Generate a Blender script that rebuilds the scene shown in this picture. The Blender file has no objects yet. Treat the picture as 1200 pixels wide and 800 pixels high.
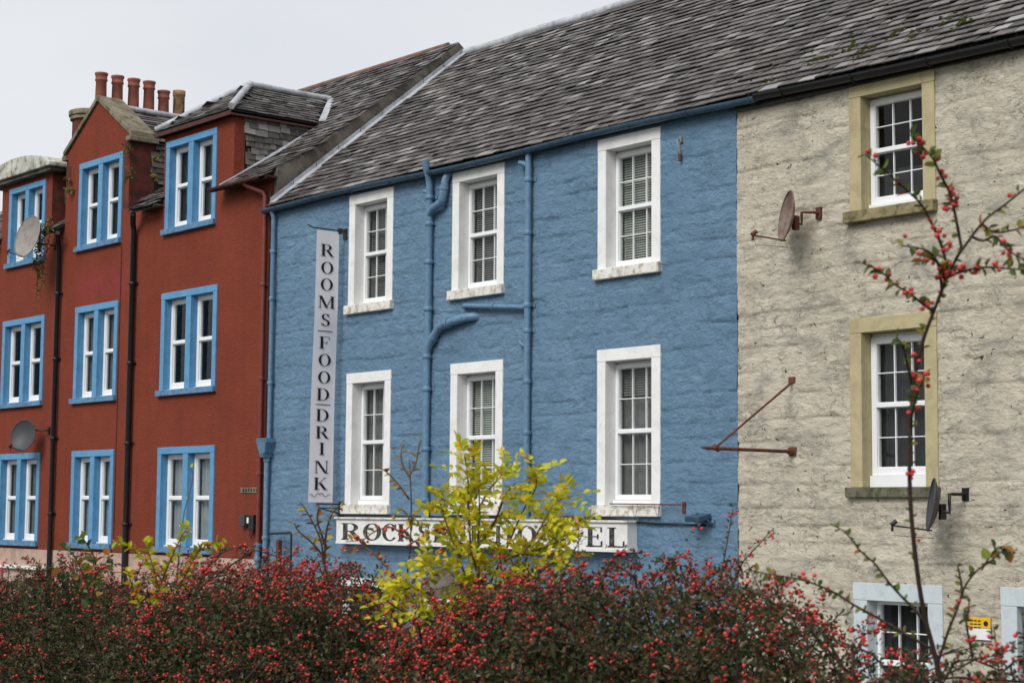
import bpy, math, random
import numpy as np
from mathutils import Vector, Matrix, noise
random.seed(7); rng = np.random.default_rng(11)
S = bpy.context.scene
COL = S.collection

# ------------------------------------------------------------------ camera, world, sun
EYE = Vector((0, -18.33, 3.5))
CR = Vector((0.644584, 0.764494, 0.007766)); CU = Vector((0.067726, -0.067216, 0.995437)); CF = Vector((-0.761527, 0.641117, 0.095102))
FPX = 2100.0
cam_d = bpy.data.cameras.new('camera'); cam = bpy.data.objects.new('camera', cam_d); COL.objects.link(cam)
cam.matrix_world = Matrix(((CR.x, CU.x, -CF.x, EYE.x), (CR.y, CU.y, -CF.y, EYE.y), (CR.z, CU.z, -CF.z, EYE.z), (0, 0, 0, 1)))
cam_d.lens = 63.0; cam_d.sensor_width = 36.0; cam_d.clip_start = 0.05; cam_d.clip_end = 2000
cam_d.dof.use_dof = True; cam_d.dof.focus_distance = 27.0; cam_d.dof.aperture_fstop = 13.0
S.camera = cam
S.render.engine = 'CYCLES'
S.view_settings.view_transform = 'Standard'; S.view_settings.look = 'None'
S.view_settings.exposure = 0.80; S.view_settings.gamma = 1.0
SUN_EL, SUN_AZ = math.radians(42), math.radians(165)      # azimuth clockwise from +Y
w = bpy.data.worlds.new("World"); S.world = w; w.use_nodes = True
nt = w.node_tree; nt.nodes.clear()
sky = nt.nodes.new('ShaderNodeTexSky'); sky.sky_type = 'NISHITA'; sky.sun_disc = False
sky.sun_elevation = SUN_EL; sky.sun_rotation = SUN_AZ; sky.air_density = 1.0; sky.dust_density = 3.0
hs = nt.nodes.new('ShaderNodeHueSaturation'); hs.inputs['Saturation'].default_value = 0.10
# an even layer of cloud over the sky
tc = nt.nodes.new('ShaderNodeTexCoord'); mp = nt.nodes.new('ShaderNodeMapping'); mp.inputs['Scale'].default_value = (1.2, 1.2, 3.0)
nz = nt.nodes.new('ShaderNodeTexNoise'); nz.inputs['Scale'].default_value = 2.2; nz.inputs['Detail'].default_value = 5; nz.inputs['Roughness'].default_value = 0.5
cr = nt.nodes.new('ShaderNodeValToRGB'); cr.color_ramp.elements[0].position = .3; cr.color_ramp.elements[1].position = .7
cr.color_ramp.elements[0].color = (6.3, 6.65, 7.2, 1); cr.color_ramp.elements[1].color = (7.5, 7.65, 7.9, 1)
mx = nt.nodes.new('ShaderNodeMixRGB'); mx.inputs[0].default_value = .86
bg = nt.nodes.new('ShaderNodeBackground'); bg.inputs['Strength'].default_value = 0.068
ou = nt.nodes.new('ShaderNodeOutputWorld')
nt.links.new(sky.outputs[0], hs.inputs['Color']); nt.links.new(hs.outputs[0], mx.inputs[1])
nt.links.new(tc.outputs['Generated'], mp.inputs[0]); nt.links.new(mp.outputs[0], nz.inputs['Vector']); nt.links.new(nz.outputs[0], cr.inputs[0])
nt.links.new(cr.outputs[0], mx.inputs[2]); nt.links.new(mx.outputs[0], bg.inputs[0]); nt.links.new(bg.outputs[0], ou.inputs[0])
sd = bpy.data.lights.new('sun', 'SUN'); sd.energy = 1.5; sd.angle = math.radians(32); sd.color = (1, .97, .93)
sun = bpy.data.objects.new('sun', sd); COL.objects.link(sun)
sv = Vector((math.sin(SUN_AZ) * math.cos(SUN_EL), math.cos(SUN_AZ) * math.cos(SUN_EL), math.sin(SUN_EL)))
sun.rotation_euler = sv.to_track_quat('Z', 'Y').to_euler(); sun.location = (-10, -30, 40)

# ------------------------------------------------------------------ survey helpers (photo pixel -> place)
def ray(px, py): return CF + CR * ((px - 600) / FPX) - CU * ((py - 400) / FPX)
def on_y(px, py, y=0.0):
    d = ray(px, py); return EYE + d * ((y - EYE.y) / d.y)
def on_x(px, py, x):
    d = ray(px, py); return EYE + d * ((x - EYE.x) / d.x)
def at_d(px, py, dist):
    return EYE + ray(px, py) * dist

# ------------------------------------------------------------------ object helpers
WL = {}
def tag(o, label=None, cat=None, group=None, kind=None):
    if label: o['label'] = label
    if cat: o['category'] = cat
    if group: o['group'] = group
    if kind: o['kind'] = kind
    return o
def thing(name, label, cat, loc, group=None):
    o = bpy.data.objects.new(name, None); COL.objects.link(o); o.location = loc; o.empty_display_size = .2
    WL[o] = Vector(loc); return tag(o, label, cat, group)
def put(name, me, parent, loc, mat=None, rot=None):
    o = bpy.data.objects.new(name, me); COL.objects.link(o)
    if mat is not None and not me.materials: me.materials.append(mat)
    WL[o] = Vector(loc); o.location = Vector(loc) - (WL[parent] if parent else Vector((0, 0, 0)))
    if rot is not None: o.rotation_euler = rot.to_euler()
    o.parent = parent; return o

class MB:
    def __init__(s): s.v = []; s.f = []; s.sm = []
    def add(s, vs, fs, smooth=False):
        b = len(s.v); s.v += [tuple(v) for v in vs]
        for f in fs: s.f.append(tuple(b + i for i in f)); s.sm.append(smooth)
        return s
    def box(s, x0, x1, y0, y1, z0, z1):
        return s.add([(x0, y0, z0), (x1, y0, z0), (x1, y1, z0), (x0, y1, z0), (x0, y0, z1), (x1, y0, z1), (x1, y1, z1), (x0, y1, z1)],
                     [(0, 3, 2, 1), (4, 5, 6, 7), (0, 1, 5, 4), (1, 2, 6, 5), (2, 3, 7, 6), (3, 0, 4, 7)])
    def prism(s, poly, d):   # polygon points (3-D) extruded by vector d
        n = len(poly); d = Vector(d); p = [Vector(q) for q in poly]
        fs = [tuple(range(n))[::-1], tuple(range(n, 2 * n))] + [(i, (i + 1) % n, n + (i + 1) % n, n + i) for i in range(n)]
        return s.add(p + [q + d for q in p], fs)
    def tube(s, pts, r, n=8, cap=True):
        pts = [Vector(p) for p in pts]; m = len(pts)
        rs = r if isinstance(r, (list, tuple)) else [r] * m
        vs = []; up = None
        for i, p in enumerate(pts):
            t = (pts[min(i + 1, m - 1)] - pts[max(i - 1, 0)]).normalized()
            if up is None:
                up = Vector((0, 0, 1)) if abs(t.z) < .9 else Vector((0, 1, 0))
            a = t.cross(up)
            if a.length < 1e-4: a = t.cross(Vector((1, 0, 0)))
            a.normalize(); b = a.cross(t).normalized(); up = b
            for k in range(n):
                an = 2 * math.pi * k / n; vs.append(p + (a * math.cos(an) + b * math.sin(an)) * rs[i])
        fs = []
        for i in range(m - 1):
            for k in range(n): fs.append((i * n + k, i * n + (k + 1) % n, (i + 1) * n + (k + 1) % n, (i + 1) * n + k))
        s.add(vs, fs, True)
        if cap:
            b0 = vs[:n]; b1 = vs[-n:]
            s.add(b0, [tuple(range(n))]); s.add(b1, [tuple(range(n))[::-1]])
        return s
    def lathe(s, base, prof, n=16, axis='z'):  # prof: (r, h)
        bx = Vector(base); vs = []
        for r, h in prof:
            for k in range(n):
                a = 2 * math.pi * k / n; vs.append(bx + Vector((r * math.cos(a), r * math.sin(a), h)))
        fs = []
        for i in range(len(prof) - 1):
            for k in range(n): fs.append((i * n + k, i * n + (k + 1) % n, (i + 1) * n + (k + 1) % n, (i + 1) * n + k))
        s.add(vs, fs, True); s.add(vs[-n:], [tuple(range(n))]); return s
    def mesh(s, name, org=(0, 0, 0), bevel=0):
        me = bpy.data.meshes.new(name); o = Vector(org)
        me.from_pydata([(v[0] - o.x, v[1] - o.y, v[2] - o.z) for v in s.v], [], s.f)
        me.polygons.foreach_set('use_smooth', s.sm); me.update(); return me
    def build(s, name, mat, parent=None, loc=None, bevel=0, kind=None):
        org = Vector(loc) if loc is not None else (WL[parent] if parent else Vector((0, 0, 0)))
        me = s.mesh(name, org); me.materials.append(mat)
        o = put(name, me, parent, org)
        if bevel:
            b = o.modifiers.new('b', 'BEVEL'); b.width = bevel; b.segments = 2; b.limit_method = 'ANGLE'
        if kind: o['kind'] = kind
        return o
def box(x0, x1, y0, y1, z0, z1): return MB().box(x0, x1, y0, y1, z0, z1)
def np_mesh(name, V, F, smooth=False):   # V (n,3), F (m,k) all faces with k corners
    me = bpy.data.meshes.new(name); k = F.shape[1]
    me.vertices.add(len(V)); me.vertices.foreach_set('co', V.astype(np.float32).ravel())
    me.loops.add(F.size); me.loops.foreach_set('vertex_index', F.astype(np.int32).ravel())
    me.polygons.add(len(F)); me.polygons.foreach_set('loop_start', np.arange(0, F.size, k, dtype=np.int32))
    me.polygons.foreach_set('loop_total', np.full(len(F), k, dtype=np.int32))
    me.polygons.foreach_set('use_smooth', np.full(len(F), smooth)); me.update(calc_edges=True); return me

# ------------------------------------------------------------------ materials
def ramp(nt, fac, stops):
    r = nt.nodes.new('ShaderNodeValToRGB'); e = r.color_ramp.elements
    while len(e) < len(stops): e.new(.5)
    for i, (p, c) in enumerate(stops): e[i].position = p; e[i].color = (*c, 1) if len(c) == 3 else c
    nt.links.new(fac, r.inputs[0]); return r.outputs[0]
def nod(nt, t, **k):
    n = nt.nodes.new(t)
    for a, v in k.items():
        if a in n.inputs: n.inputs[a].default_value = v
        else: setattr(n, a, v)
    return n
def mapped(nt, sc=(1, 1, 1), kind='Object'):
    t = nt.nodes.new('ShaderNodeTexCoord'); m = nt.nodes.new('ShaderNodeMapping'); m.inputs['Scale'].default_value = sc
    if kind == 'World':
        g = nt.nodes.new('ShaderNodeNewGeometry'); nt.links.new(g.outputs['Position'], m.inputs[0])
    else: nt.links.new(t.outputs[kind], m.inputs[0])
    return m.outputs[0]
def fnoise(nt, vec, scale, detail=4, rough=.55, dist=0):
    n = nod(nt, 'ShaderNodeTexNoise', Scale=scale, Detail=detail, Roughness=rough, Distortion=dist)
    nt.links.new(vec, n.inputs['Vector']); return n.outputs['Fac']
def mixc(nt, fac, a, b, mode='MIX'):
    m = nt.nodes.new('ShaderNodeMixRGB'); m.blend_type = mode
    for i, x in ((0, fac), (1, a), (2, b)):
        if isinstance(x, (int, float)): m.inputs[i].default_value = x
        elif isinstance(x, tuple): m.inputs[i].default_value = (*x, 1)
        else: nt.links.new(x, m.inputs[i])
    return m.outputs[0]
def math_(nt, op, a, b=None, c=None):
    m = nt.nodes.new('ShaderNodeMath'); m.operation = op
    for i, x in enumerate((a, b, c)):
        if x is None: continue
        if isinstance(x, (int, float)): m.inputs[i].default_value = x
        else: nt.links.new(x, m.inputs[i])
    return m.outputs[0]
def bump(nt, h, strength, dist, prev=None):
    b = nt.nodes.new('ShaderNodeBump'); b.inputs['Strength'].default_value = strength; b.inputs['Distance'].default_value = dist
    nt.links.new(h, b.inputs['Height'])
    if prev is not None: nt.links.new(prev, b.inputs['Normal'])
    return b.outputs[0]
def new_mat(name, rough=.8, spec=.3, metal=0):
    m = bpy.data.materials.new(name); m.use_nodes = True; nt = m.node_tree; p = nt.nodes['Principled BSDF']
    p.inputs['Roughness'].default_value = rough; p.inputs['Specular IOR Level'].default_value = spec; p.inputs['Metallic'].default_value = metal
    return m, nt, p
def simple(name, col, rough=.6, spec=.3, var=.25, scale=8, bmp=0, bscale=60, metal=0, dirt=None, dirtamt=.5, rnd=False):
    m, nt, p = new_mat(name, rough, spec, metal)
    v = mapped(nt, kind='World')
    n = fnoise(nt, v, scale, 5)
    c = ramp(nt, n, [(.3, tuple(x * (1 - var) for x in col)), (.7, tuple(min(1, x * (1 + var * .6)) for x in col))])
    if dirt:
        n2 = fnoise(nt, v, scale * 1.7, 8, .7, .4)
        k = ramp(nt, n2, [(.48, (0, 0, 0)), (.62, (dirtamt,) * 3)])
        c = mixc(nt, k, c, dirt)
    if rnd:
        oi = nt.nodes.new('ShaderNodeObjectInfo')
        c = mixc(nt, .5, c, ramp(nt, oi.outputs['Random'], [(0, (.5, .5, .5)), (1, (1.3, 1.3, 1.3))]), 'MULTIPLY')
    nt.links.new(c, p.inputs['Base Color'])
    if bmp:
        nt.links.new(bump(nt, fnoise(nt, v, bscale, 6), bmp, .01), p.inputs['Normal'])
    return m

def rubble(name, base, base2, stain, stainamt, chips=None, zs=2.3, crk=.5, lum=1.0, rel=1.0, dust=None):
    """thick paint over rubble stone: fine broken relief, worn patches"""
    m, nt, p = new_mat(name, .62, .25)
    v = mapped(nt, (1, 1, zs), 'World'); v1 = mapped(nt, (1, 1, 1), 'World')
    n0 = fnoise(nt, v1, .9, 5, .6)
    c = ramp(nt, n0, [(.3, base), (.7, base2)])
    n1 = fnoise(nt, v, 1.3, 10, .76, .5)
    c = mixc(nt, ramp(nt, n1, [(.49, (0, 0, 0)), (.62, (stainamt,) * 3)]), c, stain)
    # creases: dirt settles in sharp folds of the paint
    ridge = math_(nt, 'ABSOLUTE', math_(nt, 'SUBTRACT', fnoise(nt, v, 3.6, 8, .66, .5), .5))
    crease = ramp(nt, ridge, [(0.0, (1, 1, 1)), (.03, (0, 0, 0))])
    msk = ramp(nt, fnoise(nt, v1, 2.2, 4), [(.47, (0, 0, 0)), (.60, (1, 1, 1))])
    cm = math_(nt, 'MULTIPLY', crease, msk)
    c = mixc(nt, math_(nt, 'MULTIPLY', cm, crk), c, tuple(x * .35 for x in base))
    if chips:
        vo = nod(nt, 'ShaderNodeTexNoise', Scale=7.0, Detail=6.0, Roughness=.6, Distortion=.8); nt.links.new(v, vo.inputs['Vector'])
        ck = ramp(nt, vo.outputs['Fac'], [(.655, (0, 0, 0)), (.668, (1, 1, 1))])
        c = mixc(nt, ck, c, chips)
    nt.links.new(c, p.inputs['Base Color'])
    # rough and smooth areas of the paint, with sharp little folds where it is rough
    rgh = ramp(nt, fnoise(nt, v, 1.4, 4, .6), [(.38, (.25, .25, .25)), (.60, (1, 1, 1))])
    f1 = math_(nt, 'ABSOLUTE', math_(nt, 'SUBTRACT', fnoise(nt, v, 8.5, 5, .6, .2), .5))
    f2 = math_(nt, 'ABSOLUTE', math_(nt, 'SUBTRACT', fnoise(nt, v, 17, 5, .62, .2), .5))
    fold = math_(nt, 'ADD', math_(nt, 'MINIMUM', math_(nt, 'MULTIPLY', f1, 4.0), .5), math_(nt, 'MINIMUM', math_(nt, 'MULTIPLY', f2, 2.5), .25))
    b1 = bump(nt, math_(nt, 'MULTIPLY', fold, rgh), 1.0, .013 * rel)
    b2 = bump(nt, math_(nt, 'MINIMUM', math_(nt, 'MULTIPLY', ridge, 3.0), .30), 1.0, .030 * rel, b1)
    b4 = bump(nt, fnoise(nt, v, 9, 8, .72), 1.0, .048 * rel, b2)
    b3 = bump(nt, fnoise(nt, v1, 55, 5, .65), .8, .010 * rel, b4)
    nt.links.new(b3, p.inputs['Normal']); return m

M = {}
M['blue_wall'] = rubble('blue_painted_rubble', (.145, .260, .385), (.180, .302, .430), (.105, .200, .305), .4, zs=1.7, rel=.9)
M['cream_wall'] = rubble('cream_painted_rubble', (.66, .595, .465), (.74, .68, .55), (.38, .36, .305), .8, chips=(.07, .06, .05), zs=1.8, crk=.85)
def red_harl():
    m, nt, p = new_mat('red_roughcast', .85, .15)
    v = mapped(nt, kind='World')
    c = ramp(nt, fnoise(nt, v, .8, 5, .6), [(.3, (.19, .040, .020)), (.7, (.245, .052, .028))])
    vs = mapped(nt, (3, 3, .35), 'World')
    c = mixc(nt, ramp(nt, fnoise(nt, vs, 1.3, 6, .65), [(.5, (0, 0, 0)), (.75, (.55, .55, .55))]), c, (.125, .038, .026))
    c = mixc(nt, ramp(nt, fnoise(nt, v, 30, 3), [(.52, (0, 0, 0)), (.70, (.45, .45, .45))]), c, (.36, .095, .065))
    # repainted pinker patch over one first floor window
    sx = nt.nodes.new('ShaderNodeSeparateXYZ'); nt.links.new(v, sx.inputs[0])
    def lim(o, a, k_, sg):
        c_ = nt.nodes.new('ShaderNodeClamp'); d_ = math_(nt, 'SUBTRACT', o, a) if sg > 0 else math_(nt, 'SUBTRACT', a, o)
        nt.links.new(math_(nt, 'MULTIPLY', d_, k_), c_.inputs[0]); return c_.outputs[0]
    kz = math_(nt, 'MULTIPLY', math_(nt, 'MULTIPLY', lim(sx.outputs[0], -37.2, 3, 1), lim(sx.outputs[0], -34.4, 2, -1)), math_(nt, 'MULTIPLY', lim(sx.outputs[2], 7.9, 2, 1), lim(sx.outputs[2], 9.0, 2, -1)))
    class k: outputs = [kz]
    kk = math_(nt, 'MULTIPLY', k.outputs[0], ramp(nt, fnoise(nt, v, 2.5, 6, .7), [(.35, (0, 0, 0)), (.6, (.8, .8, .8))]))
    c = mixc(nt, kk, c, (.30, .045, .055))
    nt.links.new(c, p.inputs['Base Color'])
    b = bump(nt, fnoise(nt, v, 26, 6, .75), 1.0, .04)
    nt.links.new(bump(nt, fnoise(nt, v, 3, 5), .4, .03, b), p.inputs['Normal']); return m
M['red_wall'] = red_harl()
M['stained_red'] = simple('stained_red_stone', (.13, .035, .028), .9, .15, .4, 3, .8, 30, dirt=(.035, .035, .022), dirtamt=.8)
M['pink'] = simple('pale_pink_masonry', (.47, .33, .27), .85, .2, .15, 2, .6, 25, dirt=(.2, .15, .12), dirtamt=.5)
M['grey_harl'] = simple('grey_brown_render', (.155, .135, .115), .95, .1, .35, 1.6, 1.0, 26, dirt=(.05, .045, .04), dirtamt=.7)
M['stone'] = simple('mossy_sandstone', (.22, .19, .14), .95, .1, .35, 3, .9, 20, dirt=(.06, .065, .025), dirtamt=.8)
M['pale_stone'] = simple('lichened_pale_stone', (.50, .49, .45), .95, .1, .3, 2.5, .7, 20, dirt=(.12, .13, .05), dirtamt=.85)
M['white'] = simple('white_margin_paint', (.77, .77, .76), .55, .3, .06, 3, .25, 40, dirt=(.5, .49, .45), dirtamt=.28)
M['white_sill'] = simple('weathered_white_sill', (.70, .69, .64), .65, .25, .12, 5, .4, 30, dirt=(.27, .2, .12), dirtamt=.75)
M['upvc'] = simple('white_window_frame', (.78, .79, .80), .35, .45, .03, 5)
M['yellow'] = simple('ochre_margin_paint', (.43, .375, .22), .75, .2, .12, 3, .5, 25, dirt=(.28, .24, .13), dirtamt=.45)
M['yellow_sill'] = simple('mossy_ochre_sill', (.27, .23, .13), .9, .1, .3, 4, .7, 20, dirt=(.055, .06, .03), dirtamt=.85)
M['moss_sill'] = simple('mossy_dark_sill', (.15, .145, .10), .9, .1, .4, 5, .8, 20, dirt=(.04, .05, .02), dirtamt=.85)
M['paleblue'] = simple('pale_grey_blue_margin', (.50, .56, .58), .7, .2, .08, 3, .3, 25, dirt=(.33, .37, .38), dirtamt=.4)
M['trim_blue'] = simple('bright_blue_trim', (.095, .275, .48), .55, .3, .14, 5, .3, 30, dirt=(.16, .33, .5), dirtamt=.3)
M['trim_sill'] = simple('bright_blue_sill', (.11, .24, .40), .7, .3, .2, 5, .4, 30, dirt=(.05, .08, .1), dirtamt=.6)
M['pipe_blue'] = simple('blue_pipe_paint', (.118, .222, .34), .42, .4, .12, 8, .2, 40, dirt=(.06, .10, .15), dirtamt=.5)
M['gutter_blue'] = simple('dark_blue_gutter_paint', (.045, .088, .14), .45, .4, .2, 6, .2, 40, dirt=(.03, .045, .05), dirtamt=.5)
M['black'] = simple('black_iron', (.012, .012, .013), .45, .4, .3, 8)
M['pipe_red'] = simple('red_brown_pipe', (.16, .035, .027), .5, .35, .2, 8, .2, 40)
M['fascia_red'] = simple('dark_red_fascia', (.085, .03, .026), .7, .25, .3, 8, .4, 30)
M['rust'] = simple('rusty_iron', (.14, .055, .035), .85, .2, .4, 14, .7, 60, dirt=(.05, .03, .025), dirtamt=.7)
M['dish_dark'] = simple('charcoal_dish', (.05, .052, .058), .5, .35, .1, 5)
M['dish_grey'] = simple('weathered_grey_dish', (.27, .25, .23), .6, .3, .15, 5, dirt=(.15, .12, .1), dirtamt=.6)
M['dish_rust'] = simple('rust_stained_dish', (.17, .115, .09), .7, .3, .3, 7, dirt=(.26, .23, .2), dirtamt=.6)
M['lead'] = simple('lead_flashing', (.42, .44, .47), .5, .4, .25, 2.5, .5, 12, dirt=(.2, .2, .2), dirtamt=.6)
M['cap_red'] = simple('terracotta_pot', (.27, .095, .065), .85, .2, .2, 6, .4, 30, dirt=(.15, .07, .05), dirtamt=.5)
M['cap_mossy'] = simple('mossy_terracotta_pot', (.30, .17, .09), .9, .15, .3, 4, .5, 30, dirt=(.06, .065, .03), dirtamt=.95)
M['ridge'] = simple('brown_ridge_tile', (.17, .12, .10), .85, .2, .3, 3, .4, 20, dirt=(.33, .13, .08), dirtamt=.6)
M['deck'] = simple('roof_deck', (.025, .024, .023), .95, .1, .2, 3)
M['letter'] = simple('black_lettering', (.012, .012, .015), .5, .3, .1, 5)
M['faded_letter'] = simple('peeling_black_lettering', (.03, .028, .026), .6, .3, .3, 8, dirt=(.33, .31, .3), dirtamt=.35)
M['banner'] = simple('white_banner_cloth', (.72, .71, .76), .7, .2, .04, 2)
M['signwhite'] = simple('white_signboard', (.72, .72, .70), .5, .3, .06, 3, dirt=(.5, .48, .42), dirtamt=.4)
M['blind'] = simple('pale_blind', (.60, .63, .55), .6, .25, .06, 5)
M['blind_dark'] = simple('grey_blind', (.30, .30, .28), .6, .25, .06, 5)
M['curtain'] = simple('grey_net_curtain', (.20, .20, .19), .8, .1, .15, 6)
M['curtain_light'] = simple('pale_net_curtain', (.36, .39, .41), .8, .1, .1, 6)
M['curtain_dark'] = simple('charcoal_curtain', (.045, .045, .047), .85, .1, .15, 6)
M['warn'] = simple('yellow_sign_face', (.68, .40, .02), .5, .3, .03, 5)
M['moss'] = simple('moss_clump', (.035, .042, .010), .95, .05, .5, 20)
M['grass'] = simple('rough_grass_ground', (.06, .065, .03), .95, .1, .5, 2, .8, 12)
M['asphalt'] = simple('asphalt', (.05, .05, .052), .9, .2, .2, 3, .4, 40)
M['paving'] = simple('pavement_concrete', (.25, .24, .23), .9, .2, .15, 2, .4, 20)
M['bark'] = simple('dark_twig_bark', (.05, .032, .025), .8, .2, .4, 40)
M['bark_tan'] = simple('tan_twig_bark', (.14, .09, .055), .8, .2, .4, 40)
def glass():
    m = bpy.data.materials.new('window_glass'); m.use_nodes = True; nt = m.node_tree; nt.nodes.clear()
    o = nt.nodes.new('ShaderNodeOutputMaterial'); mi = nt.nodes.new('ShaderNodeMixShader'); t = nt.nodes.new('ShaderNodeBsdfTransparent')
    t.inputs[0].default_value = (.86, .88, .88, 1); g = nt.nodes.new('ShaderNodeBsdfGlossy'); g.inputs['Roughness'].default_value = .03
    f = nt.nodes.new('ShaderNodeFresnel'); f.inputs['IOR'].default_value = 1.42
    gg = nt.nodes.new('ShaderNodeNewGeometry'); nt.links.new(math_(nt, 'MULTIPLY', f.outputs[0], math_(nt, 'SUBTRACT', 1.0, gg.outputs['Backfacing'])), mi.inputs[0]); nt.links.new(t.outputs[0], mi.inputs[1]); nt.links.new(g.outputs[0], mi.inputs[2])
    nt.links.new(bump(nt, fnoise(nt, mapped(nt, kind='World'), 1.3, 2), .15, .02), g.inputs['Normal'])
    nt.links.new(mi.outputs[0], o.inputs[0]); return m
M['glass'] = glass()
def slate_mat():
    m, nt, p = new_mat('roof_slate', .55, .35)
    g = nt.nodes.new('ShaderNodeNewGeometry'); oi = nt.nodes.new('ShaderNodeObjectInfo')
    r = math_(nt, 'FRACT', math_(nt, 'ADD', g.outputs['Random Per Island'], math_(nt, 'MULTIPLY', oi.outputs['Random'], 7.3)))
    c = ramp(nt, r, [(0, (.035, .032, .031)), (.3, (.072, .064, .061)), (.6, (.115, .104, .098)), (.82, (.19, .178, .17)), (1, (.34, .33, .32))])
    v = mapped(nt, kind='World')
    c = mixc(nt, ramp(nt, fnoise(nt, v, .7, 6, .65), [(.35, (.0, .0, .0)), (.75, (.75, .75, .75))]), c, (.075, .06, .055))
    c = mixc(nt, ramp(nt, fnoise(nt, v, 9, 7, .7), [(.56, (0, 0, 0)), (.66, (.55, .55, .55))]), c, (.25, .25, .235))
    nt.links.new(c, p.inputs['Base Color'])
    nt.links.new(bump(nt, fnoise(nt, v, 18, 6, .65), .6, .012), p.inputs['Normal']); return m
M['slate'] = slate_mat()
def leaf_mat(name, stops, rough=.6, trans=.25):
    m, nt, p = new_mat(name, rough, .25); g = nt.nodes.new('ShaderNodeNewGeometry')
    c = ramp(nt, g.outputs['Random Per Island'], stops); nt.links.new(c, p.inputs['Base Color'])
    if trans:
        o = nt.nodes['Material Output']; t = nt.nodes.new('ShaderNodeBsdfTranslucent'); nt.links.new(c, t.inputs[0])
        mi = nt.nodes.new('ShaderNodeMixShader'); mi.inputs[0].default_value = trans
        nt.links.new(p.outputs[0], mi.inputs[1]); nt.links.new(t.outputs[0], mi.inputs[2]); nt.links.new(mi.outputs[0], o.inputs[0])
    return m
M['hedge_leaf'] = leaf_mat('cotoneaster_leaf', [(0, (.024, .034, .012)), (.4, (.050, .060, .022)), (.7, (.085, .090, .036)), (.86, (.13, .12, .065)), (.93, (.16, .055, .025)), (1, (.22, .20, .14))])
M['young_leaf'] = leaf_mat('fresh_green_leaf', [(0, (.06, .09, .02)), (.6, (.14, .18, .035)), (.85, (.25, .22, .04)), (1, (.30, .09, .03))])
M['yellow_leaf'] = leaf_mat('yellow_autumn_leaf', [(0, (.26, .32, .02)), (.35, (.50, .52, .025)), (.75, (.72, .60, .03)), (.93, (.66, .42, .03)), (1, (.25, .11, .03))], trans=.35)
M['brown_leaf'] = leaf_mat('brown_autumn_leaf', [(0, (.10, .04, .03)), (.5, (.20, .10, .04)), (.8, (.40, .28, .04)), (1, (.5, .4, .05))])
M['bramble_leaf'] = leaf_mat('bramble_leaf', [(0, (.04, .08, .03)), (.5, (.10, .16, .05)), (.8, (.30, .34, .05)), (1, (.40, .12, .03))])
def berry_mat():
    m, nt, p = new_mat('red_berry', .32, .5); g = nt.nodes.new('ShaderNodeNewGeometry')
    nt.links.new(ramp(nt, g.outputs['Random Per Island'], [(0, (.22, .010, .010)), (.45, (.48, .018, .018)), (1, (.68, .045, .035))]), p.inputs['Base Color'])
    return m
M['berry'] = berry_mat()

# ------------------------------------------------------------------ ground
g = MB()
prof = [(-400, 1.7), (-30, 1.9), (-12.8, 1.95), (-9.5, .35), (-8.8, -.004), (200, -.004)]
for (y0, z0), (y1, z1) in zip(prof, prof[1:]):
    g.add([(-400, y0, z0), (300, y0, z0), (300, y1, z1), (-400, y1, z1)], [(0, 1, 2, 3)])
g.build('ground', M['grass'], kind='structure')
box(-120, 60, -8.3, -2.6, -.1, .004).build('road', M['asphalt'], kind='structure')
for k in range(40):
    pass
box(-120, 60, -2.5, .2, -.1, .13).build('pavement', M['paving'], kind='structure')
ks = box(-120, 60, -2.6, -2.5, -.1, .135).build('kerb', M['stone'], kind='structure')

# ------------------------------------------------------------------ walls
def lines(a, b, step, cuts):
    c = sorted(set([a, b] + [q for q in cuts if a < q < b])); out = []
    for p, q in zip(c, c[1:]):
        n = max(1, int(round((q - p) / step))); out += [p + (q - p) * i / n for i in range(n)]
    return out + [b]
def wall_sheet(name, mat, parent, x0, x1, z0, z1, holes, step, relief, keep=None, warp=None, extra=(), depth=9.0, top=None):
    xs = lines(x0, x1, step, [h[0] for h in holes] + [h[1] for h in holes] + [e for e in extra if e is not None and e < 0])
    zs = lines(z0, z1, step, [h[2] for h in holes] + [h[3] for h in holes] + [e for e in extra if e is not None and e > 0])
    nx, nz = len(xs), len(zs); V = []; org = WL[parent]
    for z in zs:
        for x in xs:
            d = relief(x, z) if relief else 0.0
            X = warp(x, z) if warp else x
            V.append((X - org.x, -d - org.y, z - org.z))
    F = []
    for j in range(nz - 1):
        zc = (zs[j] + zs[j + 1]) / 2
        for i in range(nx - 1):
            xc = (xs[i] + xs[i + 1]) / 2
            if any(h[0] < xc < h[1] and h[2] < zc < h[3] for h in holes): continue
            if keep and not keep(xc, zc): continue
            a = j * nx + i; F.append((a, a + 1, a + nx + 1, a + nx))
    me = np_mesh(name, np.array(V), np.array(F), True); me.materials.append(mat)
    return put(name, me, parent, org)
def _courses(seed):
    r = random.Random(seed); z = 0.0; rows = []
    while z < 9.6:
        h = r.uniform(.20, .36); x = -30.0 - r.random(); js = []
        while x < -7: js.append(x); x += r.uniform(.32, .85)
        rows.append((z, z + h, js, [r.uniform(-1, 1) for _ in js])); z += h
    return rows
COURSES = {}
import bisect
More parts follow.
